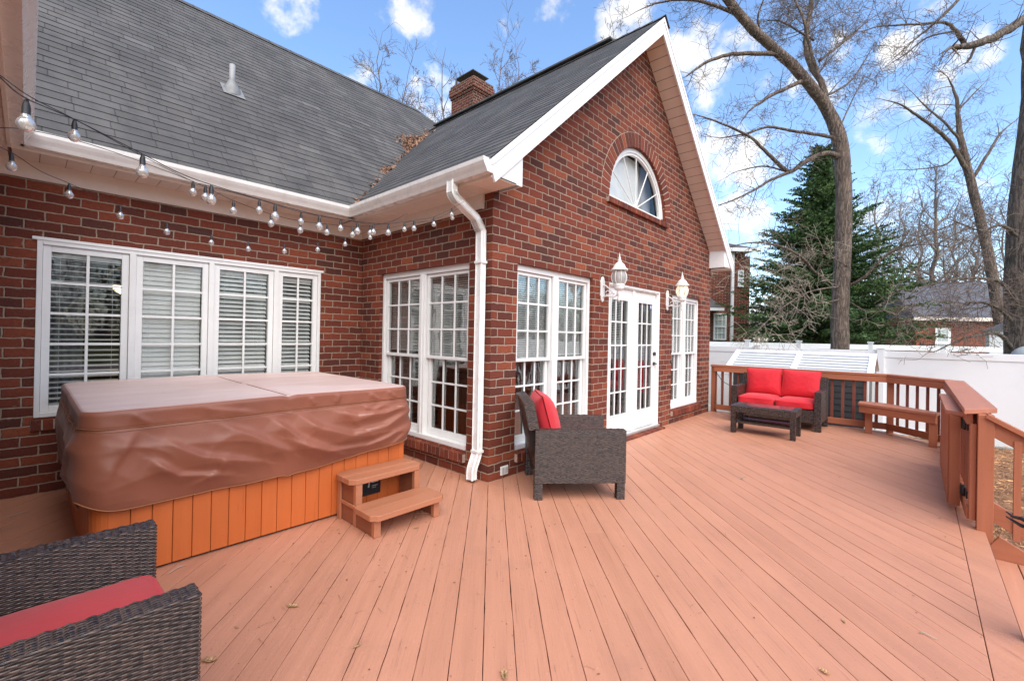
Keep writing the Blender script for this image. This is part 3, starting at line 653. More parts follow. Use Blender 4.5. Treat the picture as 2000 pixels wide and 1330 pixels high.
# rakes
mb = MB(); nB = Vector((-.9, 0, 1)).normalized(); dB = Vector((1, 0, .9)).normalized()
for sg in (1, -1):
    fx = lambda x: x if sg == 1 else 6.2 - x
    for (y0, y1, top, h) in ((-.322, -.30, -.006, .185), (-.332, -.322, -.006, .055)):
        x0, x1 = -.36, 3.1
        q = [(x0, zB(x0) + top), (x1, zB(3.1) + top), (x1, zB(3.1) - h * 1.345), (x0 + .06, zB(x0 + .06) - h * 1.345), (x0, 2.94)]
        i = len(mb.v)
        if sg == 1: pts = q
        else: pts = [(6.2 - x, z) for x, z in q][::-1]
        mb.prism([(x, -z) for x, z in pts][::-1], y0, y1, Matrix(((1, 0, 0, 0), (0, 0, 1, 0), (0, -1, 0, 0), (0, 0, 0, 1))))
    # return boxes at the eaves
    q = [(-.335, 2.868), (.085, 2.868), (.085, zB(.085) - .2), (-.335, zB(-.335) - .12)]
    pts = q if sg == 1 else [(6.2 - x, z) for x, z in q][::-1]
    mb.prism([(x, -z) for x, z in pts][::-1], -.30, -.285, Matrix(((1, 0, 0, 0), (0, 0, 1, 0), (0, -1, 0, 0), (0, 0, 0, 1))))
    xe = .085 if sg == 1 else 6.115
    mb.box((xe - .012, -.285, 2.868), (xe, -.002, zB(.085) - .21))
mb.build('rake_board', simple('rake_paint', (.86, .86, .85), .4, var=.02), house)
mb = MB(); mg = MB()
for sg in (1, -1):
    n_ = 26
    for k in range(n_):
        a, b_ = k / n_ + .0016, (k + 1) / n_ - .0016; x0, x1 = .07 + (3.1 - .07) * a, .07 + (3.1 - .07) * b_
        z0, z1 = zB(x0) - .215, zB(x1) - .215
        q = [(x0, z0), (x1, z1), (x1, z1 + .014), (x0, z0 + .014)]
        pts = q if sg == 1 else [(6.2 - x, z) for x, z in q][::-1]
        mb.prism([(x, -z) for x, z in pts][::-1], -.302, -.0, Matrix(((1, 0, 0, 0), (0, 0, 1, 0), (0, -1, 0, 0), (0, 0, 0, 1))))
        q = [(x0 - .01, z0 + .012), (x1 + .01, z1 + .012), (x1 + .01, z1 + .026), (x0 - .01, z0 + .026)]
        pts = q if sg == 1 else [(6.2 - x, z) for x, z in q][::-1]
        mg.prism([(x, -z) for x, z in pts][::-1], -.301, -.001, Matrix(((1, 0, 0, 0), (0, 0, 1, 0), (0, -1, 0, 0), (0, 0, 0, 1))))
o = mb.build('rake_soffit', SOFFIT, house); mg.build('groove_shade', SOFFD, o)  # dark strips above the gaps, again shade as colour
# downspout
def rect_tube(mb, path, w, d, wdir):
    path = [Vector(p) for p in path]; wd = Vector(wdir); ring = []
    rad = .012
    for k, p in enumerate(path):
        t = (path[min(k + 1, len(path) - 1)] - path[max(k - 1, 0)]).normalized(); nn = wd.cross(t).normalized()
        c_ = []
        for sx_, sy_ in ((-1, -1), (1, -1), (1, 1), (-1, 1)):
            for (ox_, oy_) in (((w / 2 - rad), d / 2), (w / 2, (d / 2 - rad))) if sx_ * sy_ > 0 else ((w / 2, (d / 2 - rad)), ((w / 2 - rad), d / 2)):
                c_.append(p + wd * (sx_ * ox_) + nn * (sy_ * oy_))
        ring.append(c_)
    n_ = 8; i0 = len(mb.v)
    for c_ in ring: mb.v += [tuple(q) for q in c_]
    for k in range(len(ring) - 1):
        for j in range(n_):
            a = i0 + k * n_ + j; b_ = i0 + k * n_ + (j + 1) % n_; mb.f.append((a, b_, b_ + n_, a + n_)); mb.uv.append(None); mb.sm.append(False)
    mb.f.append(tuple(i0 + (len(ring) - 1) * n_ + j for j in range(n_))); mb.uv.append(None); mb.sm.append(False)
mb = MB(); path = [(-.39, .165, 2.90), (-.39, .165, 2.83)]
for k in range(9):
    a = R(90 * k / 8 * .68); path.append((-.39 + .11 * (1 - math.cos(a)), .165 - .005 * k, 2.80 - .11 * math.sin(a)))
x_, y_, z_ = path[-1]
path.append((x_ + .20, .115, z_ - .112))
for k in range(1, 9):
    a = R(61 * (1 - k / 8)); path.append((x_ + .20 + .10 * (math.sin(R(61)) - math.sin(a)) * .9, .112, z_ - .112 - .11 * k / 8))
xl = -.052; path = [(min(p[0], xl), p[1], p[2]) for p in path]
# ribs on the elbows
pth = []
for k, p in enumerate(path): pth.append(p)
pth += [(xl, .11, 2.2), (xl, .11, 2.195), (xl, .11, .33), (xl, .11, .30), (xl - .012, .11, .26), (xl - .035, .113, .20), (xl - .05, .12, .15), (xl - .055, .125, .10), (xl - .05, .128, .03)]
rect_tube(mb, pth, .098, .074, (0, 1, 0))
for z in (2.17, .30): mb.box((xl - .041, .058, z - .012), (xl + .041, .162, z + .012))
for k in range(6):
    t = k / 5; p0 = Vector((-.39, .165, 2.83)).lerp(Vector((xl - .09, .115, 2.55)), .1 + .8 * t)
mb.build('downspout', simple('downspout_paint', (.82, .82, .80), .35, var=.03, scale=5, dirt=((.42, .33, .26), .45)), house, bevel=.002)
# rib rings on the elbows
for seg in (path[2:10], path[12:19]):
    mb = MB()
    for k in range(len(seg) - 1):
        p = Vector(seg[k]).lerp(Vector(seg[k + 1]), .5); t = (Vector(seg[k + 1]) - Vector(seg[k])).normalized()
        rect_tube(mb, [p - t * .004, p + t * .004], .104, .080, (0, 1, 0))
    mb.build('downspout_elbow', GUTTER, house)
# outlet cover on the pier
mb = MB(); mb.box((.165, -.014, .035), (.275, -.002, .125)); o = mb.build('outlet', simple('outlet_plastic', (.75, .75, .72), .35, var=.05), house, bevel=.004)
mb = MB(); mb.box((.18, -.02, .05), (.215, -.013, .11)); mb.box((.225, -.02, .05), (.26, -.013, .11)); mb.build('outlet_lid', simple('outlet_grey', (.45, .45, .44), .3), o, bevel=.003)
# vent pipe
c0 = Vector((-1.24, 3.86, zA(3.86)))
mb = MB(); mb.tube([c0 + Vector((0, 0, -.05)), c0 + Vector((0, .0, .36))], .036, 14); vp = mb.build('vent_pipe', simple('pipe_grey', (.30, .30, .30), .5), house)
mb = MB(); nn = Vector((0, -1, 1)).normalized(); vv = Vector((0, 1, 1)).normalized()
q = [c0 + nn * .02 + Vector((1, 0, 0)) * a + vv * b_ for a, b_ in ((-.13, -.18), (.13, -.18), (.13, .12), (-.13, .12))]; mb.face(q)
mb.lathe([(.12, -.08), (.10, .03), (.05, .12), (.045, .14)], c0, 14); mb.build('flashing', simple('flashing_lead', (.20, .20, .20), .5, var=.2, scale=14), vp)
# chimney
ck = P(925, 180, 13.5); cx, cy = ck.x, ck.y
zt = P(925, 148, 13.5).z
mb = MB(); mb.box((cx, cy, 4.5), (cx + .78, cy + 1.04, zt - .42)); 
for (e, z0, z1) in ((.03, zt - .42, zt - .34), (.06, zt - .34, zt - .10), (.03, zt - .10, zt)): mb.box((cx - e, cy - e, z0), (cx + .78 + e, cy + 1.04 + e, z1))
ch_ = mb.build('chimney', brick_mat('chimney_brick', tone=.62), house)
mb = MB(); mb.box((cx + .12, cy + .2, zt), (cx + .66, cy + .85, zt + .06)); mb.box((cx + .3, cy + .35, zt + .06), (cx + .45, cy + .5, zt + .25)); 
mb.box((cx + .05, cy + .1, zt + .25), (cx + .73, cy + .95, zt + .27)); mb.bar((cx + .07, cy + .9, zt + .05), (cx + .07, cy + .9, zt + .26), .05, .05); mb.build('chimney_cap', simple('cap_metal', (.10, .10, .10), .5), ch_)

# ------------------------------------------------------------------ hot tub with fitted cover
tub = thing('hot_tub', 'hot tub with orange wood skirt under a brown vinyl cover, beneath the four-casement window', 'hot tub', (-1.81, 1.2, 0))
TX0, TX1, TY0, TY1 = -2.83, -.80, .27, 2.15
TUBW = wood_mat('tub_skirt', (.54, .130, .030), (0, 0, 1), var=.07, rough=.42, wear=.25, grain=.0008)
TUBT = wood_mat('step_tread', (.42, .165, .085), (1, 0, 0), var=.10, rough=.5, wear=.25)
mb = MB(); bw = .1016
def skirt(a, b_, out):
    a, b_ = Vector(a), Vector(b_); L = (b_ - a).length; n_ = round(L / bw); d = (b_ - a) / n_; o_ = Vector(out)
    for k in range(n_):
        p, q = a + d * k + d.normalized() * .0012, a + d * (k + 1) - d.normalized() * .0012; wd = d.normalized().cross(Vector((0, 0, 1)))
        M = Matrix(((d.normalized().x, o_.x, 0, p.x), (d.normalized().y, o_.y, 0, p.y), (0, 0, 1, 0), (0, 0, 0, 1)))
        mb.box((0, -.02, .016), ((q - p).length, 0, .80), M)
skirt((TX0 + .07, TY0, 0), (TX1 - .05, TY0, 0), (0, -1, 0)); skirt((TX1, TY0 + .05, 0), (TX1, TY1 - .05, 0), (1, 0, 0)); skirt((TX0, TY0 + .07, 0), (TX0, TY1 - .05, 0), (-1, 0, 0)); skirt((TX0 + .05, TY1, 0), (TX1 - .05, TY1, 0), (0, 1, 0))
mb.build('skirt', TUBW, tub, bevel=.004)
for (x, y) in ((TX1 - .025, TY0 + .025), (TX1 - .025, TY1 - .025), (TX0 + .025, TY1 - .025)):
    mb = MB(); mb.box((x - .027, y - .027, .02), (x + .027, y + .027, .80)); mb.build('corner_post', TUBW, tub, bevel=.006)
mb = MB(); mb.prism([(TX0 + .09 - .09 * math.cos(R(a)), TY0 + .09 - .09 * math.sin(R(a))) for a in range(0, 91, 15)] + [(TX0 + .09, TY0 + .09)], .03, .80); mb.build('corner_post', TUBW, tub)
mb = MB(); mb.box((TX0 + .03, TY0 + .03, 0), (TX1 - .03, TY1 - .03, .86)); mb.build('base', simple('tub_base', (.02, .02, .02), .6), tub)
mb = MB(); mb.box((-1.24, TY0 - .012, .10), (-1.03, TY0, .275)); pl_ = mb.build('name_plate', DARKMETAL, tub, bevel=.003)
mb = MB()
for k in range(3): mb.box((-1.125 + k * .004, TY0 - .0145, .232 - k * .017), (-1.055, TY0 - .0125, .242 - k * .017))
mb.bar((-1.13, TY0 - .0135, .238), (-1.145, TY0 - .0135, .165), .002, .012, (1, 0, 0)); mb.box((-1.115, TY0 - .0145, .17), (-1.06, TY0 - .0125, .174)); mb.box((-1.115, TY0 - .0145, .155), (-1.075, TY0 - .0125, .158))
mb.build('plate_print', simple('plate_silver', (.6, .6, .6), .4), pl_)
# cover: top, edge and hanging skirt as one cloth
m, nt, b, o_ = mat_new('brown_vinyl'); g = G(nt); v = g.obj()
c = g.mix(g.rng(g.noise(v, 2.2, 5), .3, .7), (.215, .068, .036, 1), (.280, .092, .050, 1))
# upward faces painted paler, in streaks, for the sky light scattered off the top
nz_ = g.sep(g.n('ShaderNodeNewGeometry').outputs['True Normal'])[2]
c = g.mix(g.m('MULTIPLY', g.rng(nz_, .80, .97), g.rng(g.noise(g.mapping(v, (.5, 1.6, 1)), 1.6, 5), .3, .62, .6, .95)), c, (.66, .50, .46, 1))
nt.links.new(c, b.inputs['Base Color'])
nt.links.new(g.rng(g.noise(v, 7, 5), .3, .7, .42, .56), b.inputs['Roughness']); b.inputs['Specular IOR Level'].default_value = .5; b.inputs['Sheen Weight'].default_value = .1
nt.links.new(g.bump(g.m('ADD', g.m('MULTIPLY', g.noise(v, 420, 2), .06), g.m('MULTIPLY', g.noise(v, 5, 3, .5), 1.5)), .0035), b.inputs['Normal']); VINYLB = m
mb = MB(); cx0, cx1, cy0, cy1 = TX0 - .05, TX1 + .035, TY0 - .035, TY1 + .05; rc = .11
per = []
def arc(cx_, cy_, a0, a1, n_=7):
    for k in range(n_): a = R(a0 + (a1 - a0) * k / (n_ - 1)); per.append(Vector((cx_ + rc * math.cos(a), cy_ + rc * math.sin(a), 0)))
def line(a, b_, n_):
    for k in range(1, n_): per.append(Vector(a).lerp(Vector(b_), k / n_))
arc(cx0 + rc, cy0 + rc, 180, 270); line((cx0 + rc, cy0, 0), (cx1 - rc, cy0, 0), 150); arc(cx1 - rc, cy0 + rc, 270, 360); line((cx1, cy0 + rc, 0), (cx1, cy1 - rc, 0), 60)
arc(cx1 - rc, cy1 - rc, 0, 90); line((cx1 - rc, cy1, 0), (cx0 + rc, cy1, 0), 50); arc(cx0 + rc, cy1 - rc, 90, 180); line((cx0, cy1 - rc, 0), (cx0, cy0 + rc, 0), 50)
NP = len(per); cen = Vector(((cx0 + cx1) / 2, (cy0 + cy1) / 2, 0))
nrmP = []
for k in range(NP):
    t = (per[(k + 1) % NP] - per[k - 1]).normalized(); nrmP.append(Vector((t.y, -t.x, 0)))
cum = [0]
for k in range(1, NP): cum.append(cum[-1] + (per[k] - per[k - 1]).length)
ZTOP = .985; NV1, NV2 = 14, 70
def topz(p):
    fold = abs(p.x - (-1.80)); return ZTOP + .012 * math.exp(-(fold / .5) ** 2) - .012 * math.exp(-(fold / .03) ** 2) + .004 * noise.noise(p * 2.3)
def ridge(v): return 1 - abs(noise.noise(v)) * 2
FOLDS = [([(.30, .12), (.20, .30), (.12, .50)], .020, .020, .07), ([(.36, .30), (.50, .42), (.80, .49)], .026, .016, .06), ([(.42, .20), (.62, .33), (.98, .44)], .022, .018, .08),
         ([(.70, .14), (.95, .27), (1.15, .40)], .020, .02, .09), ([(1.02, .15), (1.20, .30), (1.50, .46)], .026, .018, .08), ([(1.20, .14), (1.36, .26), (1.62, .345), (1.90, .31), (2.18, .20)], .034, .022, .085),
         ([(1.45, .13), (1.66, .205), (1.92, .20), (2.18, .15)], .024, .016, .05), ([(1.12, .30), (1.40, .43), (1.75, .455), (2.18, .33)], .026, .018, .075), ([(1.95, .50), (2.10, .40), (2.2, .27)], .018, .014, .05),
         ([(.55, .52), (.70, .44), (.74, .36)], .014, .012, .04), ([(.05, .14), (-.10, .35), (-.12, .5)], .02, .02, .06), ([(1.72, .13), (1.80, .165), (1.9, .14)], .012, .01, .03),
         ([(2.35, .14), (2.5, .32), (2.7, .5)], .02, .02, .06), ([(2.9, .14), (3.1, .34), (3.2, .5)], .02, .02, .07), ([(1.30, .02), (1.33, .085)], .009, .010, .02), ([(1.52, .02), (1.50, .09)], .010, .010, .025), ([(1.78, .03), (1.86, .09)], .010, .010, .03), ([(1.95, .02), (2.02, .085)], .012, .010, .03), ([(.62, .03), (.9, .085)], .008, .010, .04), ([(.28, .02), (.36, .09)], .008, .010, .03)]
def folds(s, h):
    w = 0
    for path, amp, wa, wb2 in FOLDS:
        best = 9; sd_ = 1; en = 1
        for k in range(len(path) - 1):
            ax_, ay = path[k]; bx, by = path[k + 1]; dx_, dy_ = bx - ax_, by - ay; L2_ = dx_ * dx_ + dy_ * dy_; t = ((s - ax_) * dx_ + (h - ay) * dy_) / L2_; tc_ = max(0, min(1, t)); qx, qy = s - ax_ - dx_ * tc_, h - ay - dy_ * tc_
            d = math.hypot(qx, qy)
            if d < best: best = d; sd_ = 1 if dx_ * (h - ay) - dy_ * (s - ax_) > 0 else -1; g_ = (k + tc_) / (len(path) - 1); en = min(1, g_ * 5 + .15) * min(1, (1 - g_) * 4 + .25)
        ww = wa if sd_ < 0 else wb2
        if best < ww * 2.6: w += 1.3 * amp * en * math.exp(-(best / ww) ** 1.6)
    return w
def cov(i, j):
    p0, n_ = per[i % NP], nrmP[i % NP]; s = cum[i % NP]
    if j <= NV1:
        f = j / NV1; f = 1 - (1 - f) ** 1.35; q = cen.lerp(p0 - n_ * .035, f); z = topz(q); q.z = z; return q
    t = (j - NV1) / NV2           # 0..1 down the side
    if t < .07: a = t / .07 * math.pi / 2; off = -.035 + .035 * math.sin(a); z = topz(p0) - .03 * (1 - math.cos(a)); 
    else: off = 0; z = topz(p0) - .03 - (t - .07) / .93 * (.535 + .010 * math.sin(s * 2.3) - .085 * max(0, min(1, (s - 1.35) / .8)) * max(0, min(1, (4.6 - s) / .5)) - .07 * math.exp(-((s - .04) / .10) ** 2))
    h = ZTOP - z
    up_ = min(1, h / .10); lo_ = max(0, min(1, (h - .09) / .14)); bot = max(0, (h - .38) / .16)
    w = 0
    # tight creases above the seam, broad slack folds that run slantwise below it
    w += up_ * (1 - lo_) * .010 * noise.noise(Vector((s * 9, z * 7, 3)))
    fold = noise.noise(Vector((s * 1.0 - h * 1.4, h * 3.4 + s * .9, 1.7))); f2 = max(0, ridge(Vector((s * .9 + h * 1.0, h * 3.6 - s * 1.3, 5.1)))) ** 3; f3 = max(0, ridge(Vector((s * 2.2 - h * 2.6, h * 3.2 + s * 1.6, 9.1)))) ** 4
    s_w = s if s < cum[-1] - .6 else s - cum[-1]; w += folds(s_w, h) * (1 - .45 * bot) + lo_ * (1 - .55 * bot) * (.020 * fold + .010 * (f2 - .3) + .006 * (f3 - .2))
    w += .024 * lo_ * (1 - bot) + .012 * math.sin(s * 7.) * bot
    w += .006 * noise.noise(Vector((s * 5, z * 5, 2))) * up_
    seam = math.exp(-((h - .108) / .008) ** 2); w -= .006 * seam
    q = p0 + n_ * (off + w + .006); q.z = z + .006 * noise.noise(Vector((s * 5, 0, h * 5))) * lo_; return q
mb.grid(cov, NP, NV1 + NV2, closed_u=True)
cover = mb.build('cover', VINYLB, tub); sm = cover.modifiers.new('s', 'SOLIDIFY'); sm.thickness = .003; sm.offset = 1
ORT = simple('orange_thread', (.33, .13, .05), .7)
for hh in (.100, .116):
    mb = MB()
    jj = NV1 + next(k for k in range(NV2) if (ZTOP - cov(50, NV1 + k).z) >= hh)
    mb.tube([cov(i, jj) + nrmP[i % NP] * .0035 for i in range(0, NP + 1)], .0016, 5, caps=False); mb.build('stitching', ORT, cover)
mb = MB(); mb.tube([cov(i, NV1 + NV2) + nrmP[i % NP] * .002 for i in range(0, NP + 1)], .0035, 6, caps=False); mb.build('hem', ORT, cover)
mb = MB(); mb.tube([Vector((-1.80, y, topz(Vector((-1.80, y, 0))) + .002)) for y in [cy0 + .05 + k * .08 for k in range(24)]], .0022, 5); mb.build('stitching', simple('brown_thread', (.16, .06, .035), .6), cover)
mb = MB(); q = cov(10, NV1 + 24); mb.box((TX1 + .02, TY0 + .14, .72), (TX1 + .075, TY0 + .17, .80)); mb.build('clip', DARKMETAL, cover, bevel=.004)

# ------------------------------------------------------------------ steps by the tub
st = thing('spa_steps', 'two tread wooden steps standing against the orange hot tub skirt', 'steps', (-1.12, 0, 0))
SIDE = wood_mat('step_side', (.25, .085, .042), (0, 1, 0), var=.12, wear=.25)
def chamf(x0, x1, y0, y1, front=.045, back=.04): return [(x0 + front, y0), (x1 - front, y0), (x1, y0 + front), (x1, y1 - back), (x1 - back, y1), (x0 + back, y1), (x0, y1 - back), (x0, y0 + front)]
for (x0, x1) in ((-1.405, -1.375), (-.865, -.835)):
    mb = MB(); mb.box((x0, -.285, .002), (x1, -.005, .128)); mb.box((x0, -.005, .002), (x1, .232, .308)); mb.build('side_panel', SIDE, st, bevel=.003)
for (x, s_) in ((-1.44, 1), (-.80, -1)):
    for (y, z) in ((-.285, .126), (-.02, .306)):
        mb = MB(); mb.box((x + s_ * .0325, y - .004, .001), (x + s_ * .085, y + .036, z)); mb.build('leg', TUBT, st, bevel=.003)
    mb = MB(); xo = -1.408 if s_ == 1 else -.832; mb.box((xo - .012 * s_, .012, .001), (xo, .232 , .306)) if False else mb.box((xo - .016 * s_, .19, .001), (xo + .001 * s_, .236, .306)); mb.build('leg', TUBT, st, bevel=.003)
    mb = MB(); mb.box((xo - .012 * s_, -.24, .132), (xo, .188, .158)); mb.build('brace', TUBT, st, bevel=.003)
for (y0, y1, z) in ((-.335, -.035, .128), (-.025, .252, .308)):
    o8 = chamf(-1.445, -.795, y0, y1); ym = (y0 + y1) / 2 - .005
    mb = MB(); mb.prism(clip(o8, 0, 1, ym - .002), z, z + .042); mb.prism(clip(o8, 0, -1, -(ym + .002)), z, z + .042); mb.build('tread', TUBT, st, bevel=.004)
mb = MB(); mb.box((-1.37, .215, .17), (-.87, .232, .30)); mb.build('back_board', SIDE, st, bevel=.003) if False else None

# ------------------------------------------------------------------ wicker furniture
def wicker_mat(name, base=(.020, .012, .010), hi=(.080, .048, .036)):
    m, nt, b, o = mat_new(name); g = G(nt); uv = g.uv(); sx, sy, _ = g.sep(uv)
    r = g.white(g.comb(g.m('FLOOR', g.m('MULTIPLY', sy, 1.)), 1., g.m('FLOOR', g.m('MULTIPLY', sx, 2.))))
    streak = g.noise(g.mapping(uv, (3, .9, 1)), 1.0, 4, .7)
    c = g.mix(g.rng(g.m('ADD', g.m('MULTIPLY', r, .55), g.m('MULTIPLY', streak, .45)), .25, .75), (*base, 1), (*hi, 1))
    nt.links.new(c, b.inputs['Base Color']); b.inputs['Roughness'].default_value = .27; b.inputs['Specular IOR Level'].default_value = .6; b.inputs['Coat Weight'].default_value = .12; b.inputs['Coat Roughness'].default_value = .2
    nt.links.new(g.bump(g.noise(g.mapping(uv, (1, 12, 1)), 1., 2), .0004), b.inputs['Normal']); return m
WICK = wicker_mat('dark_wicker'); WBASE = simple('wicker_core', (.012, .009, .008), .6)
REDC = None
m, nt, b, o_ = mat_new('red_cloth'); g = G(nt); v = g.obj()
c = g.mix(g.rng(g.noise(v, 3, 4), .3, .7), (.58, .006, .017, 1), (.67, .009, .023, 1)); nt.links.new(c, b.inputs['Base Color']); b.inputs['Roughness'].default_value = .75; b.inputs['Sheen Weight'].default_value = .35; b.inputs['Sheen Tint'].default_value = (1, .5, .5, 1)
wv_ = g.n('ShaderNodeTexWave'); g.put(v, wv_.inputs[0]); wv_.inputs['Scale'].default_value = 260
nt.links.new(g.bump(g.m('ADD', g.m('MULTIPLY', wv_.outputs[1], .15), g.noise(v, 9, 4)), .006), b.inputs['Normal']); REDC = m
def weave(mb, o, u, v, W, H, pitch=.0085, sp=.021, amp=.0027):
    """woven panel: strands run along u, stacked along v, bulging over every other stake; o is a corner, n = u x v points out"""
    o, u, v = Vector(o), Vector(u).normalized(), Vector(v).normalized(); n = u.cross(v)
    rows = max(1, round(H / pitch)); ph = H / rows; nst = max(1, round(W / sp)); s_ = W / nst; SUB = 4
    for j in range(rows):
        i0 = len(mb.v); K = nst * SUB + 1; jit = random.uniform(-.0006, .0006)
        for k in range(K):
            x = k / SUB * s_; a = amp * math.sin(math.pi * (k / SUB) + (math.pi if j % 2 else 0)) 
            for (dv, dn) in ((.06, -.0012), (.5, .0012), (.94, -.0012)):
                wv2 = dv if dv == .5 else (.5 + (dv - .5) * (1.0 - .12 * (a < 0)))
                mb.v.append(tuple(o + u * x + v * (ph * (j + wv2) + jit) + n * (a + dn)))
        for k in range(K - 1):
            a = i0 + k * 3
            for d_ in (0, 1):
                mb.f.append((a + d_, a + 3 + d_, a + 4 + d_, a + 1 + d_)); x0, x1 = k / SUB, (k + 1) / SUB
                mb.uv.append([(x0, j + d_ * .45), (x1, j + d_ * .45), (x1, j + .45 + d_ * .45), (x0, j + .45 + d_ * .45)]); mb.sm.append(True)
def wbox(mb, core, a, b_, faces='xXyYzZ', pitch=.0115, sp=.019, r=.006, vert=''):
    """woven box between corners a,b"""
    x0, y0, z0 = a; x1, y1, z1 = b_; e = .004
    core.box((x0 + e, y0 + e, z0 + e), (x1 - e, y1 - e, z1 - e))
    X, Y, Z = x1 - x0, y1 - y0, z1 - z0
    kw = dict(pitch=pitch, sp=sp)
    if 'Y' in faces: weave(mb, (x1, y1, z0), (-1, 0, 0), (0, 0, 1), X, Z, **kw)
    if 'y' in faces: weave(mb, (x0, y0, z0), (1, 0, 0), (0, 0, 1), X, Z, **kw)
    if 'X' in faces: weave(mb, (x1, y0, z0), (0, 1, 0), (0, 0, 1), Y, Z, **kw)
    if 'x' in faces: weave(mb, (x0, y1, z0), (0, -1, 0), (0, 0, 1), Y, Z, **kw)
    if 'Z' in faces:
        if X >= Y: weave(mb, (x0, y0, z1), (1, 0, 0), (0, 1, 0), X, Y, **kw)
        else: weave(mb, (x1, y0, z1), (0, 1, 0), (-1, 0, 0), Y, X, **kw)
    if 'z' in faces: weave(mb, (x0, y1, z0), (1, 0, 0), (0, -1, 0), X, Y, **kw)
def cushion(a, b_, name, par, M=None, puff=.03, seedv=0, crown=.5, mat=None):
    """soft box with rounded, slightly creased surface"""
    x0, y0, z0 = a; x1, y1, z1 = b_; n_ = 18; mb = MB(); c_ = Vector(((x0 + x1) / 2, (y0 + y1) / 2, (z0 + z1) / 2)); hx, hy, hz = (x1 - x0) / 2, (y1 - y0) / 2, (z1 - z0) / 2
    def sp(t): return math.copysign(abs(t) ** .75, t)
    def pt(fx, fy, fz):
        p = Vector((fx, fy, fz)); q = Vector(p)
        ax = [abs(fx), abs(fy), abs(fz)]
        ex, ey, ez = (1 - ax[0] ** 4), (1 - ax[1] ** 4), (1 - ax[2] ** 4)
        q.x = fx * (hx - .012) + math.copysign(puff * .35 * ey * ez, fx) * (ax[0] > .99); q.y = fy * (hy - .012) + math.copysign(puff * .35 * ex * ez, fy) * (ax[1] > .99); q.z = fz * (hz - .012) + math.copysign(puff * ex * ey, fz) * (ax[2] > .99)
        # round the edges
        k_ = 0
        cr = sum(1 for t in ax if t > .86)
        d = Vector((math.copysign(max(0, ax[0] - .8) / .2, fx), math.copysign(max(0, ax[1] - .8) / .2, fy), math.copysign(max(0, ax[2] - .8) / .2, fz)))
        L = d.length
        if L > 1: q -= Vector((d.x, d.y, d.z)) * (1 - 1 / L) * .035
        w = c_ + q; nz = noise.noise(w * 7 + Vector((seedv, 0, 0))); n2 = 1 - abs(noise.noise(w * 11 + Vector((0, seedv, 3)))) * 2
        w += (q.normalized()) * (.007 * nz + .004 * n2); return M @ w if M else w
    lin = [math.copysign(abs(t) ** .8, t) for t in [-1 + 2 * k / n_ for k in range(n_ + 1)]]
    for (f, flip) in ((lambda i, j: pt(lin[i], lin[j], 1), 0), (lambda i, j: pt(lin[j], lin[i], -1), 0), (lambda i, j: pt(lin[i], -1, lin[j]), 0), (lambda i, j: pt(lin[j], 1, lin[i]), 0), (lambda i, j: pt(1, lin[i], lin[j]), 0), (lambda i, j: pt(-1, lin[j], lin[i]), 0)):
        mb.grid(f, n_, n_)
    o = mb.build(name, mat or REDC, par)
    return o
def pillow(root, W, H, T, M, name='back_cushion', seedv=0):
    n_ = 26; mb = MB()
    def f(i, j, sg):
        u, v = -1 + 2 * i / n_, -1 + 2 * j / n_; u = math.copysign(abs(u) ** .85, u); v = math.copysign(abs(v) ** .85, v)
        e = max(0, (1 - abs(u) ** 3.2)) ** .55 * max(0, (1 - abs(v) ** 3.2)) ** .55
        y = u * W / 2 * (1 - .045 * (1 - v * v)); z = v * H / 2 * (1 - .05 * (1 - u * u))
        w = Vector((u * 1.7 + seedv, v * 1.7, sg)); cr = (1 - abs(noise.noise(w * 1.3)) * 2) * .5 + (1 - abs(noise.noise(w * 2.7)) * 2) * .25
        # creases run in from the corners
        c_ = abs(u) * abs(v); cr2 = math.sin((abs(u) - abs(v)) * 16 + seedv) * c_ ** 1.5
        x = sg * (T / 2 * e * (1 + .10 * cr) + .010 * cr2 * e + .006)
        if v < -.5: x += 0
        return M @ Vector((x, y, z + H / 2))
    mb.grid(lambda i, j: f(i, j, 1), n_, n_); mb.grid(lambda i, j: f(n_ - i, j, -1), n_, n_)
    ed = [f(i, 0, 1) for i in range(n_)] + [f(n_, j, 1) for j in range(n_)] + [f(n_ - i, n_, 1) for i in range(n_)] + [f(0, n_ - j, 1) for j in range(n_)]
    mb.tube(ed + [ed[0]], .006, 6, caps=False); o = mb.build(name, REDC, None); o.parent = root; return o
def armchair(root, seat=True, fine=1.0, pillow=None):
    """local frame: faces +x, width along y, origin at the centre of the footprint. 0.82 deep, 0.80 wide"""
    P_ = dict(pitch=.0092 * fine, sp=.030 * fine); Mw = root
    def part(name, boxes, legs=()):
        mb, co = MB(), MB()
        for a, b_, fc in boxes: wbox(mb, co, a, b_, fc, **P_)
        o = mb.build(name, WICK, root, local=True); co.build('core', WBASE, o, local=True); return o
    for s_ in (-1, 1):
        y0, y1 = (.31, .40) if s_ > 0 else (-.40, -.31)
        part('armrest', [((-.41, y0, .15), (.41, y1, .62), 'xXyYzZ')])
        for x in (-.41, .335): part('leg', [((x, y0 + .008, 0), (x + .072, y1 - .008, .152), 'xXyY')])
    part('seat_frame', [((-.36, -.312, .15), (.385, .312, .30), 'XZz')])
    # reclined back rest
    th = R(12); M = Matrix.Translation((-.40, 0, .30)) @ Matrix.Rotation(-th, 4, 'Y')
    mb, co = MB(), MB(); wbox(mb, co, (0, -.40, .32), (.09, .40, .56), 'xXyYzZ', **P_); wbox(mb, co, (0, -.31, -.15), (.06, .31, .32), 'xX', **P_)
    for q in (mb, co): q.v = [tuple(M @ Vector(p)) for p in q.v]
    o = mb.build('backrest', WICK, root, local=True); co.build('core', WBASE, o, local=True)
def cush_local(root, a, b_, name, M=None, **k):
    o = cushion(a, b_, name, None, M, **k); o.parent = root; return o
random.seed(3)
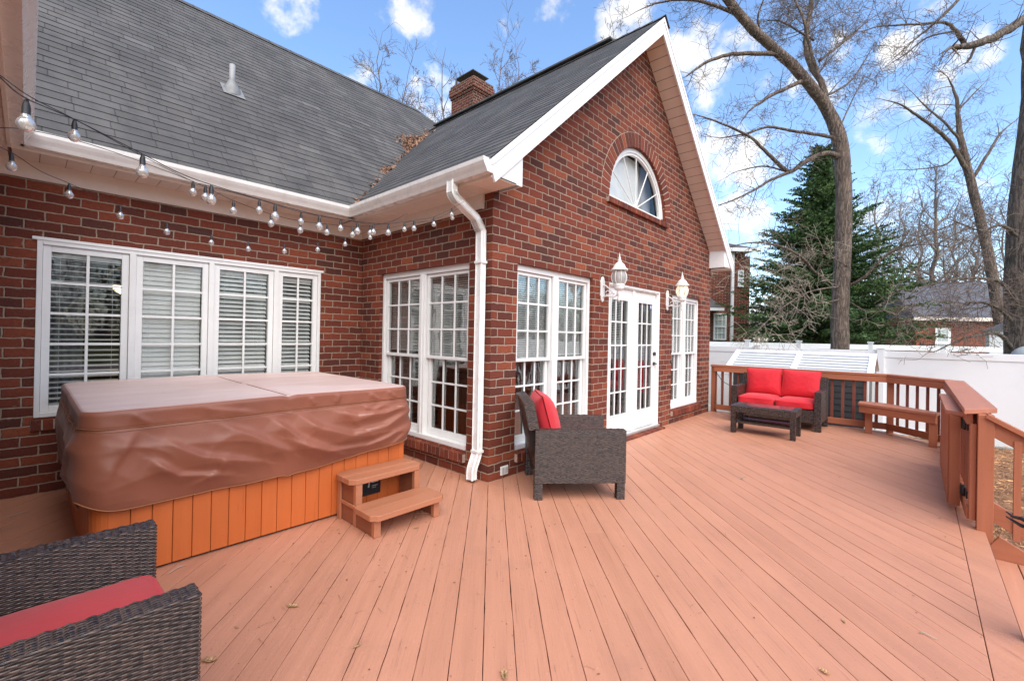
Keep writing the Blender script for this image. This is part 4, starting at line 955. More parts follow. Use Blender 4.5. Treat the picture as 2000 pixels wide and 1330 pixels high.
ch1 = thing('wicker_armchair', 'dark wicker armchair with red seat cushion, cropped at the lower left before the hot tub', 'armchair', (-3.11, -1.05, 0), 0, 'wicker armchairs on the deck')
armchair(ch1, fine=.78)
cush_local(ch1, (-.34, -.305, .30), (.405, .305, .455), 'seat_cushion')
pillow(ch1, .58, .50, .17, Matrix.Translation((-.25, 0, .42)) @ Matrix.Rotation(-R(14), 4, 'Y'))
rot = math.atan2(-.68, .73)
c2 = Vector((-.043, -.627, 0)) + Vector((.73, -.68, 0)) * .41 + Vector((.68, .73, 0)) * .40
ch2 = thing('wicker_armchair', 'dark wicker armchair holding a puffy red back cushion, turned away beside the brick pier', 'armchair', tuple(c2), rot, 'wicker armchairs on the deck')
armchair(ch2, fine=1.12)
cush_local(ch2, (-.34, -.305, .30), (.40, .305, .42), 'seat_cushion', seedv=4)
pillow(ch2, .56, .50, .22, Matrix.Translation((-.20, 0, .42)) @ Matrix.Rotation(-R(16), 4, 'Y'), seedv=3)
# loveseat
lv = thing('wicker_loveseat', 'dark wicker loveseat with two red seat pads and two red back pillows', 'loveseat', (5.83, -1.31, 0), math.pi)
def lpart(name, boxes, root=lv, pitch=.013, sp=.03):
    mb, co = MB(), MB()
    for a, b_, fc in boxes: wbox(mb, co, a, b_, fc, pitch=pitch, sp=sp)
    o = mb.build(name, WICK, root, local=True); co.build('core', WBASE, o, local=True); return o
for s_ in (-1, 1):
    y0, y1 = (.575, .665) if s_ > 0 else (-.665, -.575)
    lpart('armrest', [((-.36, y0, .14), (.38, y1, .635), 'xXyYZ')])
    for x in (-.36, .30): lpart('leg', [((x, y0, 0), (x + .08, y1, .142), 'xXyY')])
lpart('seat_frame', [((-.36, -.576, .13), (.355, .576, .33), 'XZx')])
mb, co = MB(), MB(); M = Matrix.Translation((-.35, 0, .33)) @ Matrix.Rotation(-R(8), 4, 'Y')
wbox(mb, co, (0, -.66, 0), (.08, .66, .50), 'xXyYZ', pitch=.013, sp=.03)
for q in (mb, co): q.v = [tuple(M @ Vector(p)) for p in q.v]
o = mb.build('backrest', WICK, lv, local=True); co.build('core', WBASE, o, local=True)
cush_local(lv, (-.26, -.575, .33), (.375, -.003, .475), 'seat_cushion', seedv=2); cush_local(lv, (-.26, .003, .33), (.37, .575, .470), 'seat_cushion', seedv=5)
for k, (y0, y1, tw) in enumerate(((-.56, -.01, 3), (.0, .55, -2))):
    pillow(lv, .575, .48, .19, Matrix.Translation((-.19, (y0 + y1) / 2, .465)) @ Matrix.Rotation(-R(11), 4, 'Y') @ Matrix.Rotation(R(tw * .6), 4, 'X'), seedv=11 + k)
# coffee table
tb = thing('wicker_coffee_table', 'low dark wicker coffee table with inset glass top and lower shelf', 'coffee table', (4.675, -1.365, 0), R(1.5))
lpart('table_top', [((-.255, -.44, .33), (.255, .44, .425), 'xXyYzZ')], tb)
o = tb.children[-1]
mb = MB(); mb.box((-.19, -.375, .4285), (.19, .375, .434)); mb.build('glass_top', simple('smoked_glass', (.10, .09, .095), .12, spec=.8, var=.05), tb, local=True, bevel=.002)
for x in (-.25, .18):
    for y in (-.435, .365): lpart('leg', [((x, y, 0), (x + .07, y + .07, .332), 'xXyY')], tb)
mb, co = MB(), MB(); wbox(mb, co, (-.22, -.375, .155), (.22, .375, .185), 'xXZz', pitch=.013, sp=.03); o = mb.build('shelf', WICK, tb, local=True); co.build('core', WBASE, o, local=True)

# ------------------------------------------------------------------ deck railing
rl = thing('deck_railing', 'reddish brown wooden deck railing with square balusters and flat cap', 'railing', (6.35, -1.4, 0))
PA, PB_, PC_, PD_ = Vector((6.33, -.07, 0)), Vector((6.33, -2.76, 0)), Vector((5.66, -3.44, 0)), Vector((2.02, -3.47, 0))
MD = wood_mat('rail_paint_d', RAILC, (.7, .7, 0), wear=.3)
def rpost(x, y, h=.90, w=.089, z0=-.5, name='post', par=rl, M=RAILZ):
    mb = MB(); mb.box((x - w / 2, y - w / 2, z0), (x + w / 2, y + w / 2, h)); return mb.build(name, M, par, bevel=.004)
rpost(6.33, -.06); rpost(6.345, -2.78); rpost(5.66, -3.47)
for (a, b_, mt) in ((PA, PB_, RAILY), (PB_, PC_, MD), (PC_, PD_, RAILX)):
    d = (b_ - a).normalized(); inn = Vector((d.y, -d.x, 0)); Z = Vector((0, 0, 1))
    mb = MB(); mb.bar(a - inn * .055 + Z * .855, b_ - inn * .055 + Z * .855, .036, .09) ; mb.build('top_rail', mt, rl, bevel=.003)
    mb = MB(); mb.bar(a + inn * .055 + Z * .855, b_ + inn * .055 + Z * .855, .036, .088) ; mb.build('top_rail', mt, rl, bevel=.003)
    mb = MB(); mb.bar(a + inn * .05 + Z * .105, b_ + inn * .05 + Z * .105, .038, .10); mb.build('bottom_rail', mt, rl, bevel=.003)
    L = (b_ - a).length; n_ = int(L / .146)
    if a is not PC_:
        for k in range(1, n_):
            p = a + d * (L * k / n_) + inn * .0
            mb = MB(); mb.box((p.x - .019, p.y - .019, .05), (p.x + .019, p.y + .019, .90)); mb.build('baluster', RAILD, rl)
    else:
        for k in range(1, n_):
            p = a + d * (L * k / n_)
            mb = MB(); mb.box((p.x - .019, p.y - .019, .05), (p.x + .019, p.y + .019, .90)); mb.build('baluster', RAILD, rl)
mb = MB(); w = .075
mb.prism([(6.33 - w, -.01), (6.33 - w, -2.735), (5.63, -3.375), (5.66, -3.53), (5.70, -3.53), (6.33 + w, -2.80), (6.33 + w, -.01)], .905, .943); mb.build('cap', RAILY, rl, bevel=.004)
CAPX = wood_mat('cap_paint', (.42, .165, .10), (1, 0, 0), wear=.3)
mb = MB(); mb.prism([(1.865, -3.375), (5.63, -3.375), (5.66, -3.575), (2.16, -3.575)], .905, .945); mb.build('cap', CAPX, rl, bevel=.004)
# gate post pair, stair side
mb = MB(); mb.box((1.945, -3.545, -.5), (2.04, -3.455, .904)); mb.build('post', RAILZ, rl, bevel=.004)
mb = MB(); mb.box((1.99, -3.453, .06), (2.10, -3.415, .82)); mb.build('jamb', RAILZ, rl, bevel=.004)
# stair rail going down from the post
hr = thing('stair_railing', 'sloping wooden handrail running down beside the deck stairs at right', 'handrail', (1.98, -3.55, 0))
sl = Vector((0, -1, -.60)).normalized()
for (z, h, nm) in ((.80, .12, 'top_rail'), (.16, .13, 'bottom_rail')):
    mb = MB(); a = Vector((1.975, -3.50, z + .03)); mb.bar(a, a + sl * 1.5, .04, h, (0, 0, 1)); mb.build(nm, RAILY, hr, bevel=.004)
mb = MB(); a = Vector((1.975, -3.50, .90)); mb.bar(a, a + sl * 1.5, .10, .035); mb.build('cap', RAILY, hr, bevel=.003)
for k in range(9):
    y = -3.665 - k * .14; zz = -(k * .14 + .12) * .6
    mb = MB(); mb.box((1.945, y - .019, .05 + zz), (1.983, y + .019, .80 + zz)); mb.build('baluster', RAILZ, hr)
mb = MB(); a = Vector((1.955, -3.51, -.12)); mb.bar(a, a + sl * 1.3, .038, .26); mb.build('skirt_board', RAILY, hr, bevel=.003)
ds = thing('deck_stairs', 'wooden stair treads dropping from the deck edge at right', 'stairs', (1.1, -3.7, 0))
for k in range(2):
    for q in range(2):
        mb = MB(); y = -3.525 - k * .30 - q * .146; mb.box((.30, y - .140, -.215 - k * .17), (1.93, y, -.18 - k * .17)); mb.build('tread', wood_mat('tread_paint', DECKC, (1, 0, 0), wear=.3) if k + q == 0 else bpy.data.materials['tread_paint'], ds, bevel=.004)
lp = thing('latch_post', 'short wooden gate post with a black latch, at the right edge', 'post', (.30, -3.50, 0))
mb = MB(); mb.box((.215, -3.60, -.5), (.300, -3.515, .60)); mb.build('post', RAILZ, lp, bevel=.004)
lt = MB(); lc = Vector((.300, -3.530, .555))
lt.box(lc + Vector((-.01, -.03, -.035)), lc + Vector((.004, .014, .035))); L0 = lt.build('gate_latch', DARKMETAL, lp, bevel=.003)
for dz in (-1, 1):
    lt = MB(); lt.tube([lc + Vector((0, 0, .012 * dz)), lc + Vector((.035, .030, .018 * dz)), lc + Vector((.07, .055, .010 * dz)), lc + Vector((.10, .075, .022 * dz if dz > 0 else -.004))], [.010, .010, .007, .004], 7); lt.build('jaw', DARKMETAL, L0)
gt = thing('deck_gate', 'low wooden picket gate swung open against the railing on black hinges', 'gate', (2.2, -3.36, 0))
GX0, GX1, GY = 2.40, 4.15, -3.345
mb = MB(); mb.prism([(GX0 - .06, GY - .055), (GX1 + .02, GY - .055), (GX1 + .02, GY + .055), (GX0 + .04, GY + .055)], .83, .866); mb.build('cap', CAPX, gt, bevel=.003)
for z in (.16, .76): mb = MB(); mb.box((GX0, GY - .037, z - .045), (GX1, GY + .0, z + .045)); mb.build('rail', RAILX, gt, bevel=.003)
for k in range(int((GX1 - GX0) / .082) + 1):
    x = GX0 + .03 + k * .082; mb = MB(); mb.box((x, GY + .001, .05), (x + .044, GY + .040, .828)); mb.build('picket', RAILZ, gt, bevel=.002)
mb = MB(); mb.box((GX0 - .022, GY - .038, .05), (GX0 + .018, GY + .03, .828)); mb.build('stile', RAILZ, gt, bevel=.003)
for z in (.20, .765):
    mb = MB(); mb.box((GX0 - .028, GY - .05, z - .04), (GX0 + .06, GY - .038, z + .04)); mb.tube([(GX0 - .05, GY - .06, z - .045), (GX0 - .05, GY - .06, z + .045)], .012, 8); mb.box((GX0 - .20, GY - .075, z - .03), (GX0 - .05, GY - .065, z + .03)); mb.build('hinge', DARKMETAL, gt)
# corner bench
bn = thing('corner_bench', 'narrow wooden bench built against the railing corner', 'bench', (6.0, -2.8, 0))
mb = MB(); fr_ = [Vector((5.92, -2.40, 0)), Vector((5.42, -3.30, 0))]; bk = [Vector((6.23, -2.40, 0)), Vector((6.22, -2.72, 0)), Vector((5.62, -3.34, 0))]
mb.prism([tuple(p[:2]) for p in (fr_[0], fr_[1], bk[2], bk[1], bk[0])], .445, .483); mb.build('seat', CAPX, bn, bevel=.004)
mb = MB(); mb.bar(fr_[0] + Vector((.03, -.02, .39)), fr_[1] + Vector((.03, 0, .39)), .036, .11); mb.bar(fr_[0] + Vector((.02, -.03, .39)), bk[0] + Vector((0, -.03, .39)), .036, .108); mb.build('apron', MD, bn, bevel=.003)
for (x, y) in ((6.04, -2.53), (5.52, -3.27)): rpost(x, y, .445, .09, 0.001, 'leg', bn)

# ------------------------------------------------------------------ wall lanterns
FROST = glass_mat('lantern_glass', (.85, .86, .84), milk=.35)
def lantern(x, lab, warm):
    z = 2.11; y = -.255
    t = thing('wall_lantern', lab, 'lantern', (x, 0, z), 0, 'white wall lanterns on the gable wall')
    LW = WHITE
    mb = MB(); sh = [(-.0, -.18), (.03, -.155), (.035, -.12), (.05, -.09), (.045, 0.0), (.05, .09), (.035, .12), (.03, .145), (0, .165)]
    pol = [(x + a, zz + z - .02) for a, zz in sh] + [(x - a, zz + z - .02) for a, zz in sh[::-1][1:-1]]
    mb.prism([(a, -b_) for a, b_ in pol], -.022, -.001, Matrix(((1, 0, 0, 0), (0, 0, 1, 0), (0, -1, 0, 0), (0, 0, 0, 1)))); mb.build('back_plate', LW, t, bevel=.006)
    mb = MB(); mb.tube([(x, -.02, z - .13), (x, -.07, z - .115), (x, -.12, z - .125), (x, -.17, z - .14), (x, -.22, z - .12), (x, -.245, z - .08), (x, y, z - .04)], [.013, .011, .010, .011, .012, .013, .016], 8)
    mb.tube([(x, -.02, z + .03), (x, -.06, z + .02), (x, -.11, z - .02), (x, -.15, z - .07), (x, -.19, z - .10)], [.012, .010, .009, .009, .008], 8)
    mb.tube([(x, -.09 + .028 * math.cos(a), z - .075 + .028 * math.sin(a)) for a in [k * .55 for k in range(11)]], .007, 6)
    mb.tube([(x, -.155 + .02 * math.cos(a), z - .105 + .02 * math.sin(a)) for a in [k * .55 for k in range(11)]], .006, 6)
    mb.tube([(x, -.235, z - .16), (x, -.27, z - .14), (x, -.29, z - .155)], [.008, .007, .005], 6)
    mb.lathe([(0, -.20), (.012, -.19), (.02, -.17), (.012, -.15), (.018, -.12), (.03, -.09), (.022, -.06)], (x, y, z), 12); mb.build('bracket', LW, t)
    mb = MB(); mb.lathe([(0, -.065), (.03, -.06), (.055, -.04), (.068, -.02), (.062, -.005), (.070, .004), (.072, .02), (.066, .03)], (x, y, z), 20)
    for k in range(8):
        a = math.pi * 2 * k / 8; rr = lambda zz: .066 + .036 * math.sin(math.pi * min(1, max(0, (zz - .02) / .19)))
        mb.tube([(x + rr(zz) * math.cos(a), y + rr(zz) * math.sin(a), z + zz) for zz in [.02 + .19 * q / 8 for q in range(9)]], .0045, 5)
    mb.build('cage', LW, t)
    mb = MB(); mb.lathe([(.062, .02), (.075, .05), (.090, .085), (.097, .115), (.092, .15), (.078, .185), (.066, .205)], (x, y, z), 24); mb.build('globe', FROST, t)
    if warm: 
        mb = MB(); mb.lathe([(0, .035), (.012, .04), (.014, .08), (.022, .11), (.014, .14), (0, .155)], (x, y, z), 10); mb.build('bulb', emit_mat('warm_bulb', (1, .84, .55), 7), t)
    else:
        mb = MB(); mb.lathe([(0, .035), (.012, .04), (.014, .08), (.022, .11), (.014, .14), (0, .155)], (x, y, z), 10); mb.build('bulb', simple('white_bulb', (.8, .8, .76), .3), t)
    mb = MB(); mb.lathe([(.060, .200), (.112, .203), (.108, .215), (.085, .232), (.075, .255), (.058, .285), (.032, .305), (.020, .318), (.028, .328), (.020, .340), (.013, .352), (.019, .362), (.011, .375), (.006, .39), (.009, .40), (.004, .415), (0, .44)], (x, y, z), 24); mb.build('roof_cap', LW, t)
lantern(2.05, 'white coach lantern left of the french doors, its bulb unlit', False)
lantern(4.11, 'white coach lantern right of the french doors, glowing warm', True)

# ------------------------------------------------------------------ white fence, playhouse, cord
fn = thing('vinyl_fence', 'tall solid white vinyl privacy fence behind the deck railing', 'fence', (9.4, -2.5, -.5))
FXp = 9.4
ys = [-.1 + 2.4 * k for k in range(-5, 5)]
for k in range(len(ys) - 1):
    a, b_ = ys[k] + .065, ys[k + 1] - .065
    mb = MB(); mb.box((FXp - .011, a, -.50), (FXp + .011, b_, 1.17)); 
    for q in range(int((b_ - a) / .15)): pass
    mb.build('panel', VINYL, fn)
    mb = MB(); mb.box((FXp - .025, a, 1.135), (FXp + .025, b_, 1.275)); mb.build('rail', VINYL, fn, bevel=.006)
    mb = MB(); mb.box((FXp - .025, a, -.48), (FXp + .025, b_, -.33)); mb.build('rail', VINYL, fn, bevel=.006)
for y in ys:
    mb = MB(); mb.box((FXp - .064, y - .064, -.55), (FXp + .064, y + .064, 1.315)); o = mb.build('post', VINYL, fn, bevel=.006)
    mb = MB(); mb.box((FXp - .075, y - .075, 1.315), (FXp + .075, y + .075, 1.332)); mb.prism([(FXp - .07, y - .07), (FXp + .07, y - .07), (FXp + .07, y + .07), (FXp - .07, y + .07)], 1.332, 1.336)
    i = len(mb.v); mb.v += [(FXp - .066, y - .066, 1.336), (FXp + .066, y - .066, 1.336), (FXp + .066, y + .066, 1.336), (FXp - .066, y + .066, 1.336), (FXp, y, 1.385)]
    for q in range(4): mb.f.append((i + q, i + (q + 1) % 4, i + 4)); mb.uv.append(None); mb.sm.append(False)
    mb.build('cap', VINYL, o, bevel=.003)
ph = thing('playhouse', 'small garden playhouse with dark grey siding and white slatted roof behind the railing', 'playhouse', (7.6, -1.4, -.5))
HX0, HX1, HY0, HY1 = 6.93, 8.25, -2.44, -.22; RXx, RZ, EZ = 7.59, 1.205, .905
GBR = simple('gable_brown', (.16, .06, .045), .6); DG = simple('charcoal_siding', (.050, .052, .055), .5, var=.15, scale=8)
mb = MB()
for k in range(12):
    z = -.47 + k * .112; h = min(.11, EZ - z)
    if h <= 0.01: break
    for (a, b_, s_) in (((HX0, HY0, 0), (HX0, HY1, 0), -1), ((HX1, HY0, 0), (HX1, HY1, 0), 1)):
        x = a[0]; q = [(x + s_ * .016, z), (x + s_ * .006, z + h), (x - s_ * .01, z + h), (x - s_ * .01, z)]
        if s_ > 0: q = q[::-1]
        mb.face([(q[0][0], HY0, q[0][1]), (q[0][0], HY1, q[0][1]), (q[1][0], HY1, q[1][1]), (q[1][0], HY0, q[1][1])]); mb.face([(x, HY0, z), (x, HY1, z), (q[0][0], HY1, z), (q[0][0], HY0, z)])
mb.box((HX0 + .005, HY0 + .005, -.5), (HX1 - .005, HY1 - .005, EZ - .01)); mb.build('siding', DG, ph)
for (y) in (HY0, HY1):
    for x in (HX0, HX1): mb = MB(); mb.box((x - .03, y - .03, -.5), (x + .03, y + .03, EZ)); mb.build('corner_trim', WHITE, ph, bevel=.003)
for y in (HY0, HY1): mb = MB(); mb.prism([(HX0, -EZ), (HX1, -EZ), (RXx, -RZ + .02)][::-1], y - .012, y + .012, Matrix(((1, 0, 0, 0), (0, 0, 1, 0), (0, -1, 0, 0), (0, 0, 0, 1)))); mb.build('gable_board', GBR, ph)
mb = MB(); mt = MB(); md = MB()
for sg in (-1, 1):
    ex = HX0 - .10 if sg < 0 else HX1 + .10; ez = EZ - .03
    n_ = 7; up_ = Vector((RXx - ex, 0, RZ - ez)); L = up_.length; up_.normalize(); nn = Vector((-up_.z, 0, up_.x)) if sg < 0 else Vector((up_.z, 0, -up_.x))
    nn = nn if nn.z > 0 else -nn
    for (ya, yb) in ((HY0 - .0, (HY0 + HY1) / 2 - .05), ((HY0 + HY1) / 2 + .05, HY1 + .0)):
        for k in range(n_):
            a = Vector((ex, 0, ez)) + up_ * (L * k / n_); b_ = a + up_ * (L / n_ + .0)
            q = [a + nn * .026 + up_ * .012, b_ + nn * .008]; md.face([(a.x, ya, a.z), (a.x, yb, a.z), (b_.x, yb, b_.z), (b_.x, ya, b_.z)])
            mb.face([(q[0].x, ya, q[0].z), (q[0].x, yb, q[0].z), (q[1].x, yb, q[1].z), (q[1].x, ya, q[1].z)]); mb.face([(q[0].x, ya, q[0].z - .014), (q[0].x, yb, q[0].z - .014), (q[0].x, yb, q[0].z), (q[0].x, ya, q[0].z)])
    for y in (HY0 - .05, (HY0 + HY1) / 2, HY1 + .05):
        a, b_ = Vector((ex - 0, y, ez)) + nn * .018, Vector((RXx, y, RZ)) + nn * .018; mt.bar(a, b_, .10, .03, tuple(nn))
    mt.bar(Vector((RXx, HY0 - .1, RZ)) + nn * .03 - up_ * .04, Vector((RXx, HY1 + .1, RZ)) + nn * .03 - up_ * .04, .09, .02, tuple(nn))
mb.build('roof_slats', simple('slat_white', (.60, .62, .65), .5, var=.05), ph); mt.build('roof_trim', WHITE, ph, bevel=.003); md.build('roof_deck', simple('roof_deck_grey', (.12, .12, .13), .8), ph)
cd_ = MB(); cd_.tube([(6.25, -.12, .80), (6.24, -.25, .62), (6.23, -.42, .545), (6.22, -.58, .54), (6.24, -.75, .60), (6.26, -.92, .70)], .006, 6); 
cd_.tube([(6.29, -.10, .86), (6.27, -.115, .5), (6.25, -.11, .2), (6.2, -.13, .02)], .005, 6)
co_ = cd_.build('power_cord', DARKMETAL); tag(co_, 'thin black power cord draped on the railing beside the loveseat', 'cord'); XF[co_.name] = Matrix()
mb = MB(); mb.tube([(6.222, -.46, .543), (6.222, -.53, .535)], [.022, .016], 8); mb.build('plug', DARKMETAL, co_)

# ------------------------------------------------------------------ bare trees
def bark(name, a, b_, sc=1.):
    m, nt, b, o = mat_new(name); g = G(nt); v = g.obj()
    n1 = g.m('MULTIPLY', g.m('ABSOLUTE', g.m('SUBTRACT', g.noise(g.mapping(v, (13 * sc, 13 * sc, 2.2 * sc)), 1., 5, .65), .5)), 4.); n2 = g.noise(v, 2.5, 4)
    c = g.mix(g.rng(n1, .05, .42), (*a, 1), (*b_, 1)); c = g.mix(g.rng(n2, .4, .7, 0, .4), c, (b_[0] * 1.15, b_[1] * 1.1, b_[2], 1))
    nt.links.new(c, b.inputs['Base Color']); b.inputs['Roughness'].default_value = .9; nt.links.new(g.bump(n1, .05), b.inputs['Normal']); return m
BARK = bark('oak_bark', (.075, .052, .040), (.30, .225, .18)); BARKD = bark('dark_bark', (.06, .045, .036), (.25, .19, .15))
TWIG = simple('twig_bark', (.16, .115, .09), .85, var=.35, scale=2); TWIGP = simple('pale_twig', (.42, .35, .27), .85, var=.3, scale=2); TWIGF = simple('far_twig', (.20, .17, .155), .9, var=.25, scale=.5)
def rv(rs): return Vector((rs.gauss(0, 1), rs.gauss(0, 1), rs.gauss(0, 1))).normalized()
def twigs(mb, p, d, L, r, lev, rs, grav=.0, spread=.75, nseg=5, kids=(3, 5), rmin=.0035, flat=0):
    pts = [p]; q = Vector(p); dd = Vector(d).normalized(); st = L / nseg; rad = [r]; mid = []
    for k in range(nseg):
        dd = (dd + rv(rs) * .20 + Vector((0, 0, grav))).normalized(); q = q + dd * st; pts.append(q.copy()); rad.append(max(rmin, r * (1 - (k + 1) / nseg * .72))); mid.append((q.copy(), dd.copy(), rad[-1]))
    mb.tube(pts, rad, 6 if r > .05 else (4 if r > .012 else 3), caps=False)
    if lev <= 0: return
    n_ = rs.randint(*kids)
    for k in range(n_):
        f = rs.uniform(.2, 1.0); i = min(nseg - 1, int(f * nseg)); q, dq, rq = mid[i]
        ax = dq.cross(rv(rs)).normalized(); nd = (dq * (1 - spread * rs.uniform(.5, 1)) + ax * spread).normalized()
        twigs(mb, q, nd, L * rs.uniform(.45, .72), max(rmin, rq * rs.uniform(.45, .7)), lev - 1, rs, grav, spread, nseg if lev > 1 else 4, kids, rmin)
def spline(pts, n_):
    out = []; P4 = [pts[0]] + list(pts) + [pts[-1]]
    for i in range(len(pts) - 1):
        a, b_, c_, d = P4[i:i + 4]
        for k in range(n_):
            t = k / n_; out.append(tuple(.5 * ((2 * b_[j]) + (-a[j] + c_[j]) * t + (2 * a[j] - 5 * b_[j] + 4 * c_[j] - d[j]) * t * t + (-a[j] + 3 * b_[j] - 3 * c_[j] + d[j]) * t ** 3) for j in range(len(b_))))
    out.append(tuple(pts[-1])); return out
def limb(mb, tw, path, rs, dens=3.2, tl=1.0, lev=2, n=8, grav=.0, start=.15, up=.15, rmin=.0035):
    """path [(px,py,depth,radius)] in the picture's directions; twigs grow along it"""
    sp = spline([(*P(x, y, d), r) for x, y, d, r in path], 5); pts = [Vector(q[:3]) for q in sp]; rad = [max(.004, q[3]) for q in sp]
    # small irregularities
    for k in range(1, len(pts) - 1): pts[k] = pts[k] + rv(rs) * rad[k] * (.05 if rad[k] > .1 else .22)
    mb.tube(pts, rad, n, caps=True)
    L = [0]
    for a, b_ in zip(pts[:-1], pts[1:]): L.append(L[-1] + (b_ - a).length)
    tot = L[-1]
    for k in range(int(tot * dens)):
        s_ = tot * (start + (1 - start) * rs.random()); i = next((q for q in range(1, len(L)) if L[q] >= s_), len(L) - 1)
        t = (pts[i] - pts[i - 1]).normalized(); f = (s_ - L[i - 1]) / max(1e-6, L[i] - L[i - 1]); p = pts[i - 1].lerp(pts[i], min(1, f)); r = rad[i]
        ax = t.cross(rv(rs)).normalized(); d = (t * rs.uniform(.2, .8) + ax + Vector((0, 0, up))).normalized()
        twigs(tw, p, d, tl * rs.uniform(.35, 1.0), min(r * .55, .006 + .012 * tl * rs.random()), lev, rs, grav, rmin=rmin)
    twigs(tw, pts[-1], (pts[-1] - pts[-2]).normalized(), tl * .8, rad[-1], lev, rs, grav, rmin=rmin)
def treething(name, label, base, trunk, tw, bm=BARK, tm=TWIG, group=None, cat='tree'):
    t = thing(name, label, cat, tuple(base), 0, group); o = trunk.build('trunk', bm, t)
    if tw is not None and tw.v: tw.build('twigs', tm, t)
    return t
rs = random.Random(7); D0 = 12.6
mb, tw = MB(), MB()
limb(mb, tw, [(1637, 800, D0, 0.240), (1640, 690, D0, 0.220), (1641, 600, D0, 0.212), (1645, 500, D0, 0.200), (1648, 400, D0, 0.196), (1645, 320, D0, 0.192), (1640, 275, D0, 0.188), (1622, 225, D0, 0.160), (1592, 180, D0 - .2, 0.140), (1550, 130, D0 - .4, 0.132), (1505, 90, D0 - .6, 0.120), (1465, 52, D0 - .8, 0.116), (1425, 5, D0 - 1, 0.104), (1390, -45, D0 - 1.2, 0.088), (1340, -110, D0 - 1.4, 0.056)], rs, dens=0, lev=0, n=14)
def L_(path, **k): limb(mb, tw, path, rs, **k)
L_([(1638, 270, D0, 0.120), (1618, 215, D0 + .2, 0.096), (1603, 160, D0 + .4, 0.080), (1578, 115, D0 + .5, 0.076), (1575, 60, D0 + .6, 0.072), (1585, 10, D0 + .7, 0.064), (1580, -60, D0 + .8, 0.048), (1600, -130, D0 + .8, 0.024)], dens=5, tl=1.3, lev=3)
L_([(1632, 265, D0, 0.072), (1612, 200, D0 - .2, 0.056), (1596, 140, D0 - .3, 0.044), (1583, 100, D0 - .3, 0.040), (1570, 40, D0 - .4, 0.032), (1545, -20, D0 - .4, 0.024), (1540, -80, D0, 0.016)], dens=5, tl=1.1, lev=3)
L_([(1520, 105, D0 - .5, 0.068), (1470, 105, D0 - .7, 0.056), (1420, 108, D0 - .9, 0.048), (1375, 125, D0 - 1.1, 0.036), (1340, 150, D0 - 1.3, 0.016)], dens=4, tl=.8, lev=2)
L_([(1565, 160, D0 - .4, 0.056), (1520, 180, D0 - .7, 0.048), (1485, 200, D0 - .9, 0.040), (1462, 218, D0 - 1, 0.020)], dens=5, tl=.8, lev=2)
L_([(1630, 270, D0, 0.048), (1590, 262, D0 - .3, 0.044), (1540, 255, D0 - .5, 0.036), (1500, 248, D0 - .7, 0.032), (1455, 262, D0 - 1, 0.024), (1405, 270, D0 - 1.2, 0.012)], dens=4, tl=.8, lev=2)
L_([(1645, 308, D0, 0.080), (1610, 300, D0 - .3, 0.068), (1570, 318, D0 - .6, 0.060), (1540, 335, D0 - .7, 0.056), (1500, 300, D0 - .9, 0.044), (1460, 265, D0 - 1.1, 0.032), (1400, 238, D0 - 1.3, 0.024), (1360, 225, D0 - 1.5, 0.012)], dens=4, tl=1., lev=2)
L_([(1545, 335, D0 - .7, 0.048), (1505, 352, D0 - .9, 0.036), (1475, 370, D0 - 1.1, 0.028), (1430, 392, D0 - 1.3, 0.018), (1400, 402, D0 - 1.5, 0.010)], dens=4, tl=.8, lev=2)
L_([(1535, 335, D0 - .7, 0.024), (1490, 325, D0 - .6, 0.020), (1440, 335, D0 - .5, 0.012)], dens=5, tl=.7, lev=2)
L_([(1470, 55, D0 - .8, 0.056), (1420, 20, D0 - .9, 0.048), (1350, 0, D0 - 1, 0.036), (1290, 5, D0 - 1, 0.024), (1250, 20, D0 - 1, 0.010)], dens=5, tl=.8, lev=2)
L_([(1600, 120, D0, 0.040), (1650, 80, D0 + .3, 0.032), (1690, 45, D0 + .5, 0.016)], dens=6, tl=.9, lev=3)
L_([(1610, 190, D0, 0.032), (1660, 160, D0 + .3, 0.024), (1700, 100, D0 + .5, 0.012)], dens=4, tl=.8, lev=2)
L_([(1640, 250, D0, 0.024), (1665, 195, D0 + .4, 0.016), (1690, 145, D0 + .8, 0.010)], dens=4, tl=.8, lev=2)
L_([(1500, 90, D0 - .6, 0.028), (1480, 40, D0 - .8, 0.024), (1500, -20, D0 - 1, 0.016)], dens=6, tl=.8, lev=2)
L_([(1590, 80, D0 + .5, 0.032), (1530, 45, D0 + .3, 0.024), (1500, 40, D0, 0.012)], dens=6, tl=.8, lev=3)
# low limbs
L_([(1612, 545, D0, 0.040), (1590, 530, D0 - .5, 0.038), (1562, 500, D0 - 1, 0.034), (1520, 480, D0 - 1.4, 0.024), (1470, 474, D0 - 1.8, 0.018), (1425, 482, D0 - 2.2, 0.008)], dens=3, tl=.9, lev=2, grav=-.05)
L_([(1655, 560, D0, 0.048), (1690, 540, D0 - .4, 0.040), (1728, 500, D0 - .7, 0.034), (1770, 475, D0 - .9, 0.024), (1830, 450, D0 - 1.1, 0.016), (1900, 425, D0 - 1.3, 0.008)], dens=3.5, tl=1.1, lev=2, grav=-.03)
L_([(1735, 495, D0 - .7, 0.024), (1790, 478, D0 - .9, 0.018), (1850, 482, D0 - 1.1, 0.010)], dens=3, tl=.9, lev=2)
pt = MB(); tr_tw = tw; tw = pt
L_([(1640, 560, D0 - .1, 0.024), (1580, 570, D0 - .8, 0.020), (1530, 600, D0 - 1.4, 0.016), (1490, 635, D0 - 1.9, 0.010), (1462, 660, D0 - 2.3, 0.006)], dens=4, tl=.9, lev=2, grav=-.08, up=-.1)
L_([(1640, 585, D0 - .1, 0.020), (1590, 590, D0 - .8, 0.018), (1540, 545, D0 - 1.4, 0.012), (1480, 520, D0 - 1.9, 0.008), (1440, 530, D0 - 2.2, 0.005)], dens=4, tl=.8, lev=2, grav=-.05)
